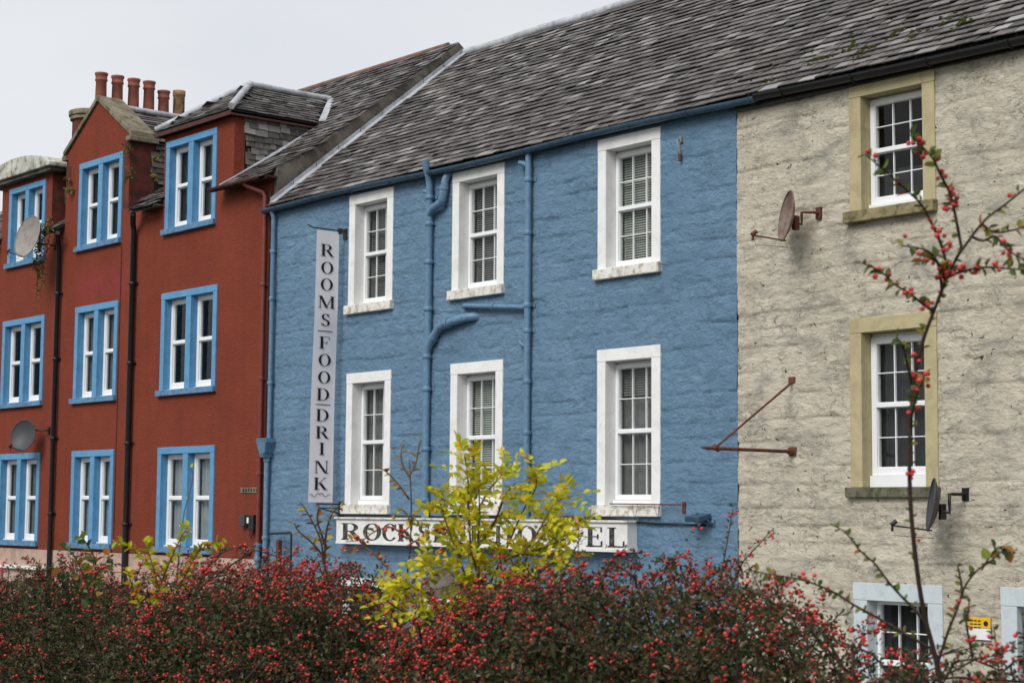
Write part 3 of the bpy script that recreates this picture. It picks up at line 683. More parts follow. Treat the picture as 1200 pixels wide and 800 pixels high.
# pick the nearest courses apart: one object per block
blocks = []
zz = .13
while zz < 2.55:
    x = XR0
    while x < XR1 - .05:
        wd = random.uniform(1.0, 1.7); x1 = min(x + wd, XR1); z1_ = min(zz + .41, 2.59)
        wdk = round(x1 - x - .012, 3)
        box(x + .006, x1 - .006, -.022, .3, zz + .006, z1_ - .006).build('block', M['pink'], red, loc=((x + x1) / 2, 0, zz), bevel=.006)
        x = x1
    zz += .41
box(XR0, XR1, .02, .36, 0, 2.60).build('base_course', M['grey_harl'], red)
bk = MB()
bk.add([(XR0, 0, 0), (XR0, 9, 0), (XR0, 9, 10), (XR0, 0, 10)], [(3, 2, 1, 0)]); bk.add([(XR0, 9, 0), (XR1, 9, 0), (XR1, 9, 10), (XR0, 9, 10)], [(3, 2, 1, 0)])
bk.build('rear_wall', M['grey_harl'], red)
def twin(house, x0, x1, z0, z1, light=None):
    bd, mu, lh, sh, yr = .15, .20, .14, .12, .13
    zi0, zi1 = z0 + sh, z1 - lh; ow = (x1 - x0 - 2 * bd - mu) / 2
    ops = [(x0 + bd, x0 + bd + ow), (x1 - bd - ow, x1 - bd)]
    w = MB(); fw = .085
    for a, b in ops:
        a += .004; b -= .004; y0, y1 = yr, yr + .08; q0, q1 = zi0 + .03, zi1 - .004
        w.box(a, a + fw, y0, y1, q0, q1); w.box(b - fw, b, y0, y1, q0, q1); w.box(a + fw, b - fw, y0, y1, q1 - fw, q1); w.box(a + fw, b - fw, y0, y1, q0, q0 + fw * 1.3)
        w.box(a + .002, b - .002, y0 - .05, y1, zi0 + .003, q0 - .003)
        c = (q0 + q1) / 2 + .03; w.box(a + fw, b - fw, y0 - .012, y1, c - .03, c + .03)
        t = .02
        for r0, r1, yy in ((q0 + fw * 1.3, c - .03, .03), (c + .03, q1 - fw, .018)):
            w.box(a + fw, a + fw + t, y0 + yy, y1 - .003, r0, r1); w.box(b - fw - t, b - fw, y0 + yy, y1 - .003, r0, r1)
            w.box(a + fw + t, b - fw - t, y0 + yy, y1 - .003, r0, r0 + t); w.box(a + fw + t, b - fw - t, y0 + yy, y1 - .003, r1 - t, r1)
    win = w.build('window', M['upvc'], house, ((x0 + x1) / 2, yr, (z0 + z1) / 2), bevel=.004)
    for a, b in ops:
        q0, q1 = zi0 + .03, zi1; c = (q0 + q1) / 2 + .03
        for r0, r1 in ((q0 + .09, c - .025), (c + .025, q1 - .08)):
            pw, ph = b - a - .16, r1 - r0; key = 'pane_%.3f_%.3f' % (pw, ph); me = bpy.data.meshes.get(key)
            if me is None: me = box(-pw / 2, pw / 2, -.004, .004, -ph / 2, ph / 2).mesh(key); me.materials.append(M['glass'])
            put('pane', me, win, ((a + b) / 2, yr + .055, (r0 + r1) / 2))
    yb = yr + .1; pr = .028
    box(x0, x0 + bd, -pr, yb, zi0 + .002, zi1 - .002).build('jamb', M['trim_blue'], win, bevel=.005)
    box(x1 - bd, x1, -pr, yb, zi0 + .002, zi1 - .002).build('jamb', M['trim_blue'], win, bevel=.005)
    box(ops[0][1], ops[1][0], -pr + .004, yb, zi0 + .002, zi1 - .002).build('mullion', M['trim_blue'], win, bevel=.005)
    box(x0 - .003, x1 + .003, -pr - .003, yb, zi1, z1).build('lintel', M['trim_blue'], win, bevel=.006)
    box(x0 - .06, x1 + .02, -.09, yb, z0, zi0).build('sill', M['trim_sill'], win, bevel=.01)
    if light:
        for a, b in ops: cover_it(win, 'curtain', light, a - .14, b + .02, zi0, zi1, yr + .13)
    return win
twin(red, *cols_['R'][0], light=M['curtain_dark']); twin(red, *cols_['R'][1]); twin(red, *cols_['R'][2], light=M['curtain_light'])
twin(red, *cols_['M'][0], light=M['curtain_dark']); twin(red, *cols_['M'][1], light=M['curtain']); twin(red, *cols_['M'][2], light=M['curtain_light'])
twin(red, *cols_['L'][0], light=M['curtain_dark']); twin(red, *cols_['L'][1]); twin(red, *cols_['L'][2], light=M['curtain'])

RT = .737   # main slope of the red roof, with a slight kick at the eaves
def rr(y):
    if y < 1.0: return 10.02 + y * .62
    return 10.64 + (y - 1.0) * ((13.25 - 10.64) / 3.4)
YR = 4.4
mr = MB(); P = [(.40, rr(.40)), (1.0, rr(1.0)), (YR, rr(YR)), (9.2, 9.9), (9.2, 9.8), (YR, rr(YR) - .12), (1.0, rr(1.0) - .12), (.40, rr(.40) - .12)]
mr.prism([(XR0, y, z - .02) for y, z in P], (-28.95 - XR0, 0, 0))
for x0, x1 in ((DR[1] + .002, -28.95), (-33.95, DR[0] - .002), (-38.2, DM[0] - .002), (XR0, DL[0] - .002)):
    xa = x0 - .32 if x0 == DR[1] + .002 else x0
    xm = {-33.95: DM[1], -38.2: DL[1]}.get(x0, x0)
    mr.prism([(xm, .396, rr(.4) - .02), (xm, -.0, rr(0) - .02), (xm, .0, rr(0) - .10), (xm, .396, rr(.4) - .10)], (x1 - xm, 0, 0))
    mr.prism([(xa, -.002, rr(-.002) - .02), (xa, -.30, rr(-.30) - .02), (xa, -.30, rr(-.30) - .07), (xa, -.002, rr(0) - .08)], (x1 - xa, 0, 0))
rroof = mr.build('roof', M['deck'], red, loc=(-36, 0, 10))
out = []
def notdormer(x, y):
    if DM[1] < x < -33.95 and y < .0: return False
    if x > -38.42 and x < -38.2 and y < 0: return False
    z = rr(y)
    for d, rt in ((DR, 12.33), (DM, 12.5), (DL, 12.0)):
        c = (d[0] + d[1]) / 2; hw = (d[1] - d[0]) / 2
        ez = 11.4 if d is DR else 11.55
        if d[0] - .05 < x < d[1] + .05 and y > -.35:
            lim = ez + (rt - ez) * (1 - abs(x - c) / hw)
            if z < lim: return False
    return True
s1 = math.hypot(1, .62); k2 = (13.25 - 10.64) / 3.4; s2 = math.hypot(1, k2)
slate_field(out, (XR0, -.34, rr(-.34)), (1, 0, 0), (0, 1 / s1, .62 / s1), -28.74 - XR0, 1.32 * s1, lambda a, b: notdormer(XR0 + a, -.34 + b / s1) and a < -28.88 - XR0)
slate_field(out, (XR0, .98, rr(1.0) - .005), (1, 0, 0), (0, 1 / s2, k2 / s2), -28.74 - XR0, 3.30 * s2, lambda a, b: notdormer(XR0 + a, .98 + b / s2) and a < -28.88 - XR0)
ridge_run(red, [(x, YR, rr(YR) + .03) for x in np.arange(-45.8, -28.75, .45)], .055, M['ridge'], 'ridge_tiles')
# party wall (gable) standing above the blue roof
pw_ = MB(); P = [(.02, 8.9), (.02, rr(.02) + .01), (1.0, rr(1.0) + .01), (YR, rr(YR) + .01), (9.0, 9.9), (9.0, 8.9)]
pw_.prism([(-28.948, y, z) for y, z in P], (.15, 0, 0)); pw_.build('party_wall', M['grey_harl'], red)
box(XR1 - .30, XR1 + .10, .003, .02, 8.9, 9.95)
# dormer R : hipped roof
ov = .13; a0, a1 = DR[0] - ov, DR[1] + ov; ez = 11.40; hz = 12.34; cx = (DR[0] + DR[1]) / 2; hy = 1.2
def main_y(z): return 1.0 + (z - 10.64) / k2
ry = main_y(hz); ey = main_y(ez)
dm = MB()
A, B, C_, D_ = Vector((a0, -.15, ez)), Vector((a1, -.15, ez)), Vector((cx, hy, hz)), Vector((cx, ry, hz))
E_, F_ = Vector((a1, ey, ez)), Vector((a0, ey, ez))
dn = Vector((0, 0, -.06))
dm.add([A, B, C_, D_, E_, F_] + [v + dn for v in (A, B, C_, D_, E_, F_)], [(0, 1, 2), (1, 4, 3, 2), (0, 2, 3, 5), (8, 7, 6), (8, 9, 10, 7), (11, 9, 8, 6), (0, 6, 7, 1), (1, 7, 10, 4), (0, 5, 11, 6)])
dm.build('dormer_roof', M['deck'], red)
# slates on front hip, right slope, left slope
vf = (C_ - (A + B) / 2); slate_field(out, A, (1, 0, 0), vf, a1 - a0, vf.length, lambda a, b: b / vf.length * (a1 - a0) / 2 + .12 < a < (a1 - a0) - b / vf.length * (a1 - a0) / 2 - .12 and b < vf.length - .25, .15)
def slope_field(P0, P1, Q0, Q1, expo=.15, scale=1.0):
    """slates on the quad with eave P0-P1 and ridge Q0-Q1 (Q0 above P0)"""
    P0, P1, Q0, Q1 = map(Vector, (P0, P1, Q0, Q1)); u = (P1 - P0).normalized(); w_ = Q1 - P0; vperp = (w_ - u * w_.dot(u)); L = vperp.length; v = vperp.normalized()
    al0, al1 = (Q0 - P0).dot(u), (Q1 - P0).dot(u); PL = (P1 - P0).length
    slate_field(out, P0, u, v, max(PL, al1), L, lambda a, b: al0 * (b + .12) / L + .06 < a < PL + (al1 - PL) * b / L - .04 and b < L - .24, expo, scale)
slope_field(B, E_, C_, D_); slope_field(F_, A, D_, C_)
def lead_strip(pts, r=.06, nm='lead_hip'):
    m = MB().tube(pts, r, 8); return m.build(nm, M['lead'], red)
for a_, b_ in ((B, C_), (A, C_)):
    n_ = 5
    lead_strip([a_.lerp(b_, k / n_) + Vector((0, 0, .065)) for k in range(n_ + 1)], .07)
lead_strip([C_ + Vector((0, 0, .05)), C_.lerp(D_, .5) + Vector((0, 0, .045)), D_ + Vector((0, 0, .05))], .07, 'ridge_flashing')
# valley and cheek-foot flashing
MB().prism([D_ + Vector((-.05, 0, .06)), D_ + Vector((.12, .05, .05)), E_ + Vector((.16, .0, .05)), E_ + Vector((-.02, -.05, .06))], (0, -.01, .012)).build('lead_valley', M['lead'], red)
ft = Vector((DR[1] + .03, -.33, rr(-.33) + .05)); fm = Vector((DR[1] + .03, 1.0, rr(1.0) + .05)); fe = Vector((DR[1] + .05, ey, ez + .02))
MB().prism([ft, ft + Vector((.07, 0, 0)), fm + Vector((.07, 0, 0)), fe + Vector((.12, 0, 0)), fe, fm], (0, 0, .02)).build('lead_flashing', M['lead'], red)
fa = MB(); fa.box(a0, a1, -.17, -.11, ez - .10, ez - .02); fa.prism([(a1 - .05, -.11, ez - .10), (a1, -.11, ez - .10), (a1, ey, ez - .10), (a1, ey, ez - .02), (a1, -.11, ez - .02)][:0] or [(a1 - .05, -.11, ez - .10), (a1, -.11, ez - .10), (a1, -.11, ez - .02), (a1 - .05, -.11, ez - .02)], (0, ey + .11, 0))
fa.prism([(a0, -.11, ez - .10), (a0 + .05, -.11, ez - .10), (a0 + .05, -.11, ez - .02), (a0, -.11, ez - .02)], (0, ey + .11, 0)); fa.build('dormer_fascia', M['fascia_red'], red)
# cheeks : slate hung
def cheek(x, y0, z1, side, mat=M['deck']):
    ye = main_y(z1); m = MB()
    m.prism([(x, y0, rr(y0) - .1), (x, ye, z1), (x, y0, z1)], (-.12 * side, 0, 0)); return m.build('dormer_cheek', mat, red)
for x, y0, z1, sd_ in ((DR[1], .02, 11.35, 1), (DR[0], .02, 11.35, -1), (DM[1], .60, 11.5, 1), (DM[0], .60, 11.5, -1), (DL[1], .3, 11.3, 1), (DL[0], .3, 11.3, -1)):
    cheek(x - .005 * sd_, y0, z1, sd_)
for x, y0, z1 in ((DR[1], .18, 11.32), (DM[1], .54, 11.47), (DL[1], .34, 11.27)):
    ye = main_y(z1); zb = 10.1
    slate_field(out, (x + .004, y0, zb), (0, 1, 0), (0, 0, 1), ye - y0, z1 - zb - .05, lambda a, b: zb + b > rr(y0 + a) - .05 and .09 < a < ye - y0, .125, .75)
box(DR[1] - .12, DR[1] + .02, .0, .24, 10.1, 11.3).build('dormer_corner', M['red_wall'], red)
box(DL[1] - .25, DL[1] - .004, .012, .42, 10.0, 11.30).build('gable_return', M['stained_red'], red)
# dormer M : gable with stone skews
g0, g1 = DM[0], DM[1]; gc = (g0 + g1) / 2; foot = 11.6; peak = 12.6
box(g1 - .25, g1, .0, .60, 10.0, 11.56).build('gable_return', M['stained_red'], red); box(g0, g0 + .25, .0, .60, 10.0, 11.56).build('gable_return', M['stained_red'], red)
sk = MB()
for sd_, xf in ((1, g1), (-1, g0)):
    t = Vector((gc, -.06, peak + .02)); f_ = Vector((xf + .10 * sd_, -.06, foot - .03))
    up = Vector((0, 0, .12))
    sk.prism([t, f_, f_ + up, t + up], (0, .62, 0))
    sk.box(min(xf - .08 * sd_, xf + .12 * sd_), max(xf - .08 * sd_, xf + .12 * sd_), -.075, .64, foot - .13, foot - .02)
sk.build('gable_coping', M['stone'], red, bevel=.012)
gr = main_y(12.5)
gm = MB(); e1 = Vector((g1 + .06, .5, 11.52)); e2 = Vector((g1 + .06, main_y(11.52), 11.52)); t1 = Vector((gc, .5, 12.5)); t2 = Vector((gc, gr, 12.5)); e3 = Vector((g0 - .06, .5, 11.52)); e4 = Vector((g0 - .06, main_y(11.52), 11.52))
gm.add([e1, e2, t2, t1, e3, e4] + [v + dn for v in (e1, e2, t2, t1, e3, e4)], [(0, 1, 2, 3), (3, 2, 5, 4), (9, 8, 7, 6), (10, 11, 8, 9)]); gm.build('dormer_roof', M['deck'], red)
slope_field(e1, e2, t1, t2); slope_field(e4, e3, t2, t1)
lead_strip([t1 + Vector((0, 0, .05)), t2 + Vector((0, 0, .05))], .07, 'ridge_flashing')
MB().prism([e2 + Vector((.15, 0, .04)), e2 + Vector((0, -.1, .05)), t2 + Vector((0, -.1, .05)), t2 + Vector((.15, .05, .04))], (0, 0, .015)).build('lead_valley', M['lead'], red)
# dormer L : curved stone pediment
pc = -39.9; hwid = 1.82; n = 26; pz = 11.40
arc = [(pc - hwid + 2 * hwid * i / n, pz + .09 + .34 * (1 - ((2 * i / n - 1) ** 2)) ** .75) for i in range(n + 1)]
pd = MB(); front = [(pc - hwid, pz)] + arc + [(pc + hwid, pz)]
pd.prism([(x, -.28, z) for x, z in front][::-1], (0, .62, 0)); pd.build('pediment', M['pale_stone'], red, bevel=.02)
box(pc - hwid + .1, pc + hwid - .1, -.20, .2, pz - .09, pz - .003).build('pediment_moulding', M['grey_harl'], red, bevel=.01)
l1 = Vector((DL[1] + .1, .35, 11.3)); l2 = Vector((DL[1] + .1, main_y(11.3), 11.3)); lt1 = Vector((pc, .35, 11.95)); lt2 = Vector((pc, main_y(11.95), 11.95)); l3 = Vector((DL[0] - .1, .35, 11.3)); l4 = Vector((DL[0] - .1, main_y(11.3), 11.3))
lm = MB(); lm.add([l1, l2, lt2, lt1, l3, l4] + [v + dn for v in (l1, l2, lt2, lt1, l3, l4)], [(0, 1, 2, 3), (3, 2, 5, 4), (9, 8, 7, 6), (10, 11, 8, 9)]); lm.build('dormer_roof', M['deck'], red)
slope_field(l1, l2, lt1, lt2)
# the small slope rising to the left gable coping with its lead
va, vb = Vector((-38.3, .6, 11.85)), Vector((-38.0, 1.9, 12.6))
lead_strip([Vector((-38.55, .7, 11.72)), Vector((-38.1, .9, 12.05)), Vector((-37.6, 1.1, 12.3))], .07, 'ridge_flashing')
lay_slates(out, rroof, 300)
# eaves: fascia boards and gutters between the dormers
for x0, x1, mt in ((DR[1] - .02, -28.80, 'fascia_red'), (-33.95, DR[0] + .02, 'stone'), (-38.2, DM[0] - .02, 'black'), (XR0, DL[0], 'stone')):
    e = MB(); e.box(x0, x1, -.27, -.22, 9.80, 9.90); e.box(x0, x1, -.22, .02, 9.84, 9.88); e.build('eaves_board', M[mt], red)
gutter(red, DR[1] - .35, -28.86, -.33, 9.84, .055, M['fascia_red']); gutter(red, -34.0, DR[0] + .05, -.31, 9.87, .055, M['black']); gutter(red, -38.25, DM[0], -.31, 9.87, .055, M['black'])
gutter(red, XR0, DL[0] + .05, -.31, 9.87, .055, M['black'])
def rpipe(x, z0, z1, r, mat, y=-.09, zc=()):
    return pipe(red, [(x, y, z0), (x, y, z1), (x + .06, y - .06, z1 + .12), (x + .30, -.28, z1 + .30)], r, mat, [(x, y, z) for z in zc])
rpipe(-34.26, .2, 9.45, .062, M['black'], zc=(3.2, 4.9, 6.6, 8.3)); rpipe(-37.80, .2, 9.45, .055, M['black'], zc=(3.4, 5.1, 6.9, 8.4))
pipe(red, [(-29.07, -.08, 2.9), (-29.07, -.08, 9.5), (-29.10, -.10, 9.58), (-29.45, -.25, 9.74), (-29.50, -.30, 9.80)], .045, M['pipe_red'], [(-29.07, -.08, z) for z in (4.2, 6.0, 7.8, 9.2)])
pipe(red, [(-29.07, -.08, 2.2), (-29.07, -.08, 2.9)], .055, M['pipe_blue'], [(-29.07, -.08, 2.85), (-29.07, -.08, 2.6)])
MB().tube([(-28.96, -.03, 2.3), (-28.96, -.03, 6), (-28.955, -.03, 9.6)], .012, 6).build('cable', M['black'], red)
MB().tube([(-34.93, -.012, 2.7), (-34.94, -.012, 6), (-34.94, -.012, 9.2)], .008, 5).build('cable', M['fascia_red'], red)
# chimney stack with pots
cs = MB(); X0 = -41.0; w2 = .42
fr = [(X0 - w2 * math.cos(a), 1.95 + .25 - .45 * math.sin(a)) for a in np.linspace(math.pi, 0, 9)]
poly = fr + [(X0 + w2 * -1, 5.1), (X0 + w2, 5.1)]
poly = [(X0 + w2, 5.1)] + [(X0 + w2 * math.cos(a), 2.15 - .40 * math.sin(a)) for a in np.linspace(0, math.pi, 9)] + [(X0 - w2, 5.1)]
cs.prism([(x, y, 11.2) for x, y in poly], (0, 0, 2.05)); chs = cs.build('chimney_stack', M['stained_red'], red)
def grow(k): return [(X0 + (x - X0) * k, 3.4 + (y - 3.4) * (1 + (k - 1) * .25)) for x, y in poly]
c2 = MB(); c2.prism([(x, y, 13.25) for x, y in grow(1.14)], (0, 0, .10)); c2.prism([(x, y, 13.35) for x, y in grow(1.22)], (0, 0, .14)); c2.build('chimney_coping', M['stone'], chs, bevel=.02)
for i, (px, py, kind) in enumerate(((119, 86, 0), (138, 89.5, 0), (157, 93, 0), (175, 96, 0), (192, 107, 1), (210, 107, 2))):
    tp = on_x(px, py, X0); h = tp.z - 13.49; k = .92 if kind == 0 else .92
    if kind == 2: pr = [(.155, 0), (.15, h - .16), (.165, h - .14), (.165, h), (.13, h), (.12, h - .2)]
    else: pr = [(.17, 0), (.15, .1), (.135, h - .22), (.16, h - .20), (.16, h - .17), (.145, h - .15), (.15, h - .07), (.168, h - .05), (.168, h), (.125, h), (.12, h - .15)]
    MB().lathe((tp.x, tp.y, 13.49), pr, 18).build('chimney_pot', M['cap_mossy'] if kind == 2 else M['cap_red'], chs, loc=(tp.x, tp.y, 13.49))

# =================================================================== THINGS ON THE WALLS
# serif letters built from strokes, unit cap height, returned as list of 2-D polygons
def ell(cx, cy, rx, ry, tx, ty, a0, a1, n=20):
    o = [(cx + rx * math.cos(a), cy + ry * math.sin(a)) for a in np.linspace(a0, a1, n)]
    i = [(cx + (rx - tx) * math.cos(a), cy + (ry - ty) * math.sin(a)) for a in np.linspace(a0, a1, n)]
    return [[o[k], o[k + 1], i[k + 1], i[k]] for k in range(n - 1)]
def rc(x0, y0, x1, y1): return [[(x0, y0), (x1, y0), (x1, y1), (x0, y1)]]
def stem(x, t=.16, y0=0, y1=1, sf=.07): return rc(x, y0, x + t, y1) + rc(x - sf, y0, x + t + sf, y0 + .05) + rc(x - sf, y1 - .05, x + t + sf, y1)
def dg(x0, y0, x1, y1, t): return [[(x0, y0), (x0 + t, y0), (x1 + t, y1), (x1, y1)]]
PI = math.pi
GL = {
 'R': (.80, stem(.07) + ell(.34, .745, .32, .255, .15, .035, -PI / 2, PI / 2) + rc(.23, .965, .34, 1) + rc(.23, .49, .36, .525) + dg(.62, 0, .32, .5, .17) + rc(.6, 0, .86, .035)),
 'O': (.80, ell(.42, .5, .38, .51, .155, .035, 0, 2 * PI, 32)),
 'C': (.76, ell(.43, .5, .39, .51, .155, .035, PI * .22, PI * 1.78, 28) + rc(.70, .66, .735, .98)),
 'D': (.82, stem(.07) + ell(.34, .5, .43, .5, .155, .035, -PI / 2, PI / 2) + rc(.23, .965, .34, 1) + rc(.23, 0, .34, .035)),
 'M': (1.0, stem(.08, .05) + stem(.80, .15) + dg(.44, .02, .07, .99, .16) + dg(.46, .02, .84, .99, .05)),
 'S': (.62, ell(.31, .745, .24, .265, .13, .04, PI * .12, PI * 1.35, 18) + ell(.32, .265, .26, .275, .14, .04, -PI * .88, PI * .42, 18) + [[(.13, .60), (.22, .64), (.53, .44), (.44, .38)]] + rc(.50, .74, .535, .99) + rc(.055, .02, .09, .28)),
 'F': (.68, stem(.07) + rc(.2, .965, .62, 1) + rc(.595, .74, .63, 1) + rc(.2, .49, .48, .525) + rc(.45, .38, .485, .63)),
 'I': (.34, stem(.09)),
 'N': (.86, stem(.08, .05) + stem(.74, .05) + dg(.62, 0, .09, .99, .17)),
 'K': (.86, stem(.07) + dg(.22, .44, .66, .99, .055) + dg(.62, 0, .30, .56, .18) + rc(.56, .965, .80, 1) + rc(.58, 0, .88, .035)),
 'E': (.68, stem(.07) + rc(.2, .965, .62, 1) + rc(.595, .74, .63, 1) + rc(.2, .49, .48, .525) + rc(.45, .38, .485, .63) + rc(.2, 0, .64, .035) + rc(.61, 0, .645, .28)),
 'H': (.88, stem(.07) + stem(.63) + rc(.2, .485, .65, .52)),
 'T': (.74, stem(.29) + rc(.03, .965, .71, 1) + rc(.02, .73, .055, 1) + rc(.685, .73, .72, 1)),
 'L': (.66, stem(.07) + rc(.2, 0, .62, .035) + rc(.59, 0, .625, .30)),
 '_': (.8, rc(.05, .47, .75, .54)),
}
def letter(m, ch, c, u, v, nrm, W_, H_):
    """centre c, width vector u, up vector v"""
    wd, polys = GL[ch]
    for i, pl in enumerate(polys):
        off = nrm * (.0015 + .00015 * (i % 3))
        ps = [c + u * ((x - wd / 2) * W_) + v * ((y - .5) * H_) + off for x, y in pl]
        n = len(ps); back = [q - nrm * .001 for q in ps]
        m.add(ps + back, [tuple(range(n)), tuple(range(n, 2 * n))[::-1]])

# hanging banner, square to the wall
BX = on_y(397.5, 430, -.12).x
tl = on_x(371.5, 269, BX); tr = on_x(397.5, 272.5, BX); bl = on_x(361, 588, BX); br = on_x(389.5, 588, BX)
yo, yi = tl.y, tr.y; zt, zb = tl.z - .0, bl.z
ban = thing('vertical_banner', 'tall narrow white cloth banner reading ROOMS_FOOD_DRINK hung square to the blue wall', 'banner', (BX, 0, zb))
bm = MB(); n = 14; vs = []
for i in range(n + 1):
    t = i / n; z = zt + (zb - zt) * t
    o_ = (bl.y - yo) * t; i_ = (br.y - yi) * t; bul = .018 * math.sin(t * PI) * math.sin(t * 7)
    for yy, q in ((yo + o_, 0), ((yo + o_ + yi + i_) / 2, .6), (yi + i_, 0)): vs.append((BX + bul + .012 * q, yy, z))
for yy in (0,): pass
fr_ = [(3 * i + k, 3 * i + k + 1, 3 * i + k + 4, 3 * i + k + 3) for i in range(n) for k in (0, 1)]
bm.add(vs, [f for f in fr_], True); bm.add([(x - .003, y, z) for x, y, z in vs], [f[::-1] for f in fr_], True)
bcl = bm.build('cloth', M['banner'], ban)
ib = MB()
ib.tube([(BX, .05, zb - .03), (BX, yo + .1, zb - .03)], .012, 8)
ib.tube([(BX + .01, .03, zb - .22), (BX + .01, yo + .15, zb - .10)], .012, 6); ib.tube([(BX - .02, .03, zb - .1), (BX - .02, yo + .2, zb - .1)], .01, 6)
ib.box(BX - .05, BX + .05, -.05, 0.03, zb - .30, zb + .02); it = MB(); it.box(BX - .05, BX + .05, -.05, 0.03, zt - .12, zt + .08)
it.tube([(BX, .05, zt + .03), (BX, yo - .10, zt + .03), (BX - .05, yo - .16, zt + .08)], .012, 6); it.box(BX - .03, BX + .03, yi - .02, yi + .06, zt - .03, zt + .07); it.build('bracket', M['black'], ban)
ib.build('bracket', M['black'], ban)
rows = [('R', 293.4), ('O', 313.8), ('O', 333.4), ('M', 354), ('S', 374.8), ('_', 388), ('F', 401.4), ('O', 421.8), ('O', 442), ('D', 462), ('_', 474), ('D', 486.4), ('R', 506.5), ('I', 525.6), ('N', 547), ('K', 566.5)]
for ch, py in rows:
    t = (py - 270) / (588 - 270); px = (384.5 * (1 - t) + 375.5 * t) + (.5 if ch == 'M' else 0)
    c = on_x(px, py, BX + .016 + .018 * math.sin(t * PI) * math.sin(t * 7)); m = MB()
    letter(m, ch, c, Vector((0, 1, 0)), Vector((0, 0, 1)), Vector((1, 0, 0)), .34 if ch != '_' else .44, .215)
    m.build('letter', M['letter'], ban, loc=c)
# small scroll flourish at the foot of the banner
m = MB(); c = on_x(375, 579, BX + .02)
for s_ in (-1, 1):
    m.tube([c + Vector((0, s_ * t * .22, .03 * math.sin(t * 9) - .03 * t)) for t in np.linspace(0, 1, 10)], .005, 5)
m.build('flourish', M['letter'], ban, loc=c)

# long signboard
SY = -.21; sa = on_y(394, 620, SY).x; sb = on_y(735, 620, SY).x; sz1 = on_y(560, 610, SY).z; sz0 = on_y(560, 641.5, SY).z
sg = thing('hotel_signboard', 'long white box signboard with peeling black serif letters ending in HOTEL', 'sign', ((sa + sb) / 2, 0, sz0))
box(sa, sb, SY, .03, sz0, sz1).build('board', M['signwhite'], sg, bevel=.006)
box(sa - .03, sb + .03, SY - .035, .03, sz1 + .002, sz1 + .035).build('cap_strip', M['white_sill'], sg, bevel=.006)
box(sa, sb, SY - .012, SY - .002, sz0, sz0 + .04).build('bottom_rail', M['signwhite'], sg)
for ch, p0, p1 in (('R', 400, 423), ('O', 424.5, 446), ('C', 447, 464), ('K', 466, 486), ('S', 489, 504), ('I', 507, 516), ('D', 525, 546), ('E', 551, 569), ('H', 580, 600), ('O', 605, 628), ('T', 640, 665), ('E', 687, 706), ('L', 712, 732)):
    a, b = on_y(p0, 624, SY).x, on_y(p1, 624, SY).x; wd = GL[ch][0]; m = MB()
    zc = sz0 + (sz1 - sz0) * .50
    letter(m, ch, Vector(((a + b) / 2, SY - .002, zc)), Vector((1, 0, 0)), Vector((0, 0, 1)), Vector((0, -1, 0)), (b - a) / wd, .29); letter(m, ch, Vector(((a + b) / 2 + .020, SY - .0035, zc + .006)), Vector((1, 0, 0)), Vector((0, 0, 1)), Vector((0, -1, 0)), (b - a) / wd, .28)
    m.build('letter', M['faded_letter'], sg, loc=((a + b) / 2, SY, zc))
# black cable clipped above the board
MB().tube([(sa - .2, -.05, sz1 + .07), (-23, -.05, sz1 + .06), (-19.9, -.05, sz1 + .075), (sb + .3, -.04, sz1 + .0), (sb + 1.4, -.04, sz1 - .02), (-17.6, -.04, sz1 - .01)], .014, 6).build('cable', M['black'], blue)

# small porch roof and poster behind the saplings
pa, pb_ = on_y(478, 690, -.6).x, on_y(536, 690, -.6).x
po = thing('porch_hood', 'small grey slated hood over the doorway below the long signboard', 'porch', ((pa + pb_) / 2, 0, 2.0))
m = MB(); m.prism([(pa, .02, 2.55), (pa, -.65, 2.22), (pa, -.65, 2.14), (pa, .02, 2.14)], (pb_ - pa, 0, 0)); m.build('hood', M['grey_harl'], po, bevel=.01)
box(pa + .35, pb_ - .1, -.63, -.60, 1.85, 2.135).build('notice', M['signwhite'], po)

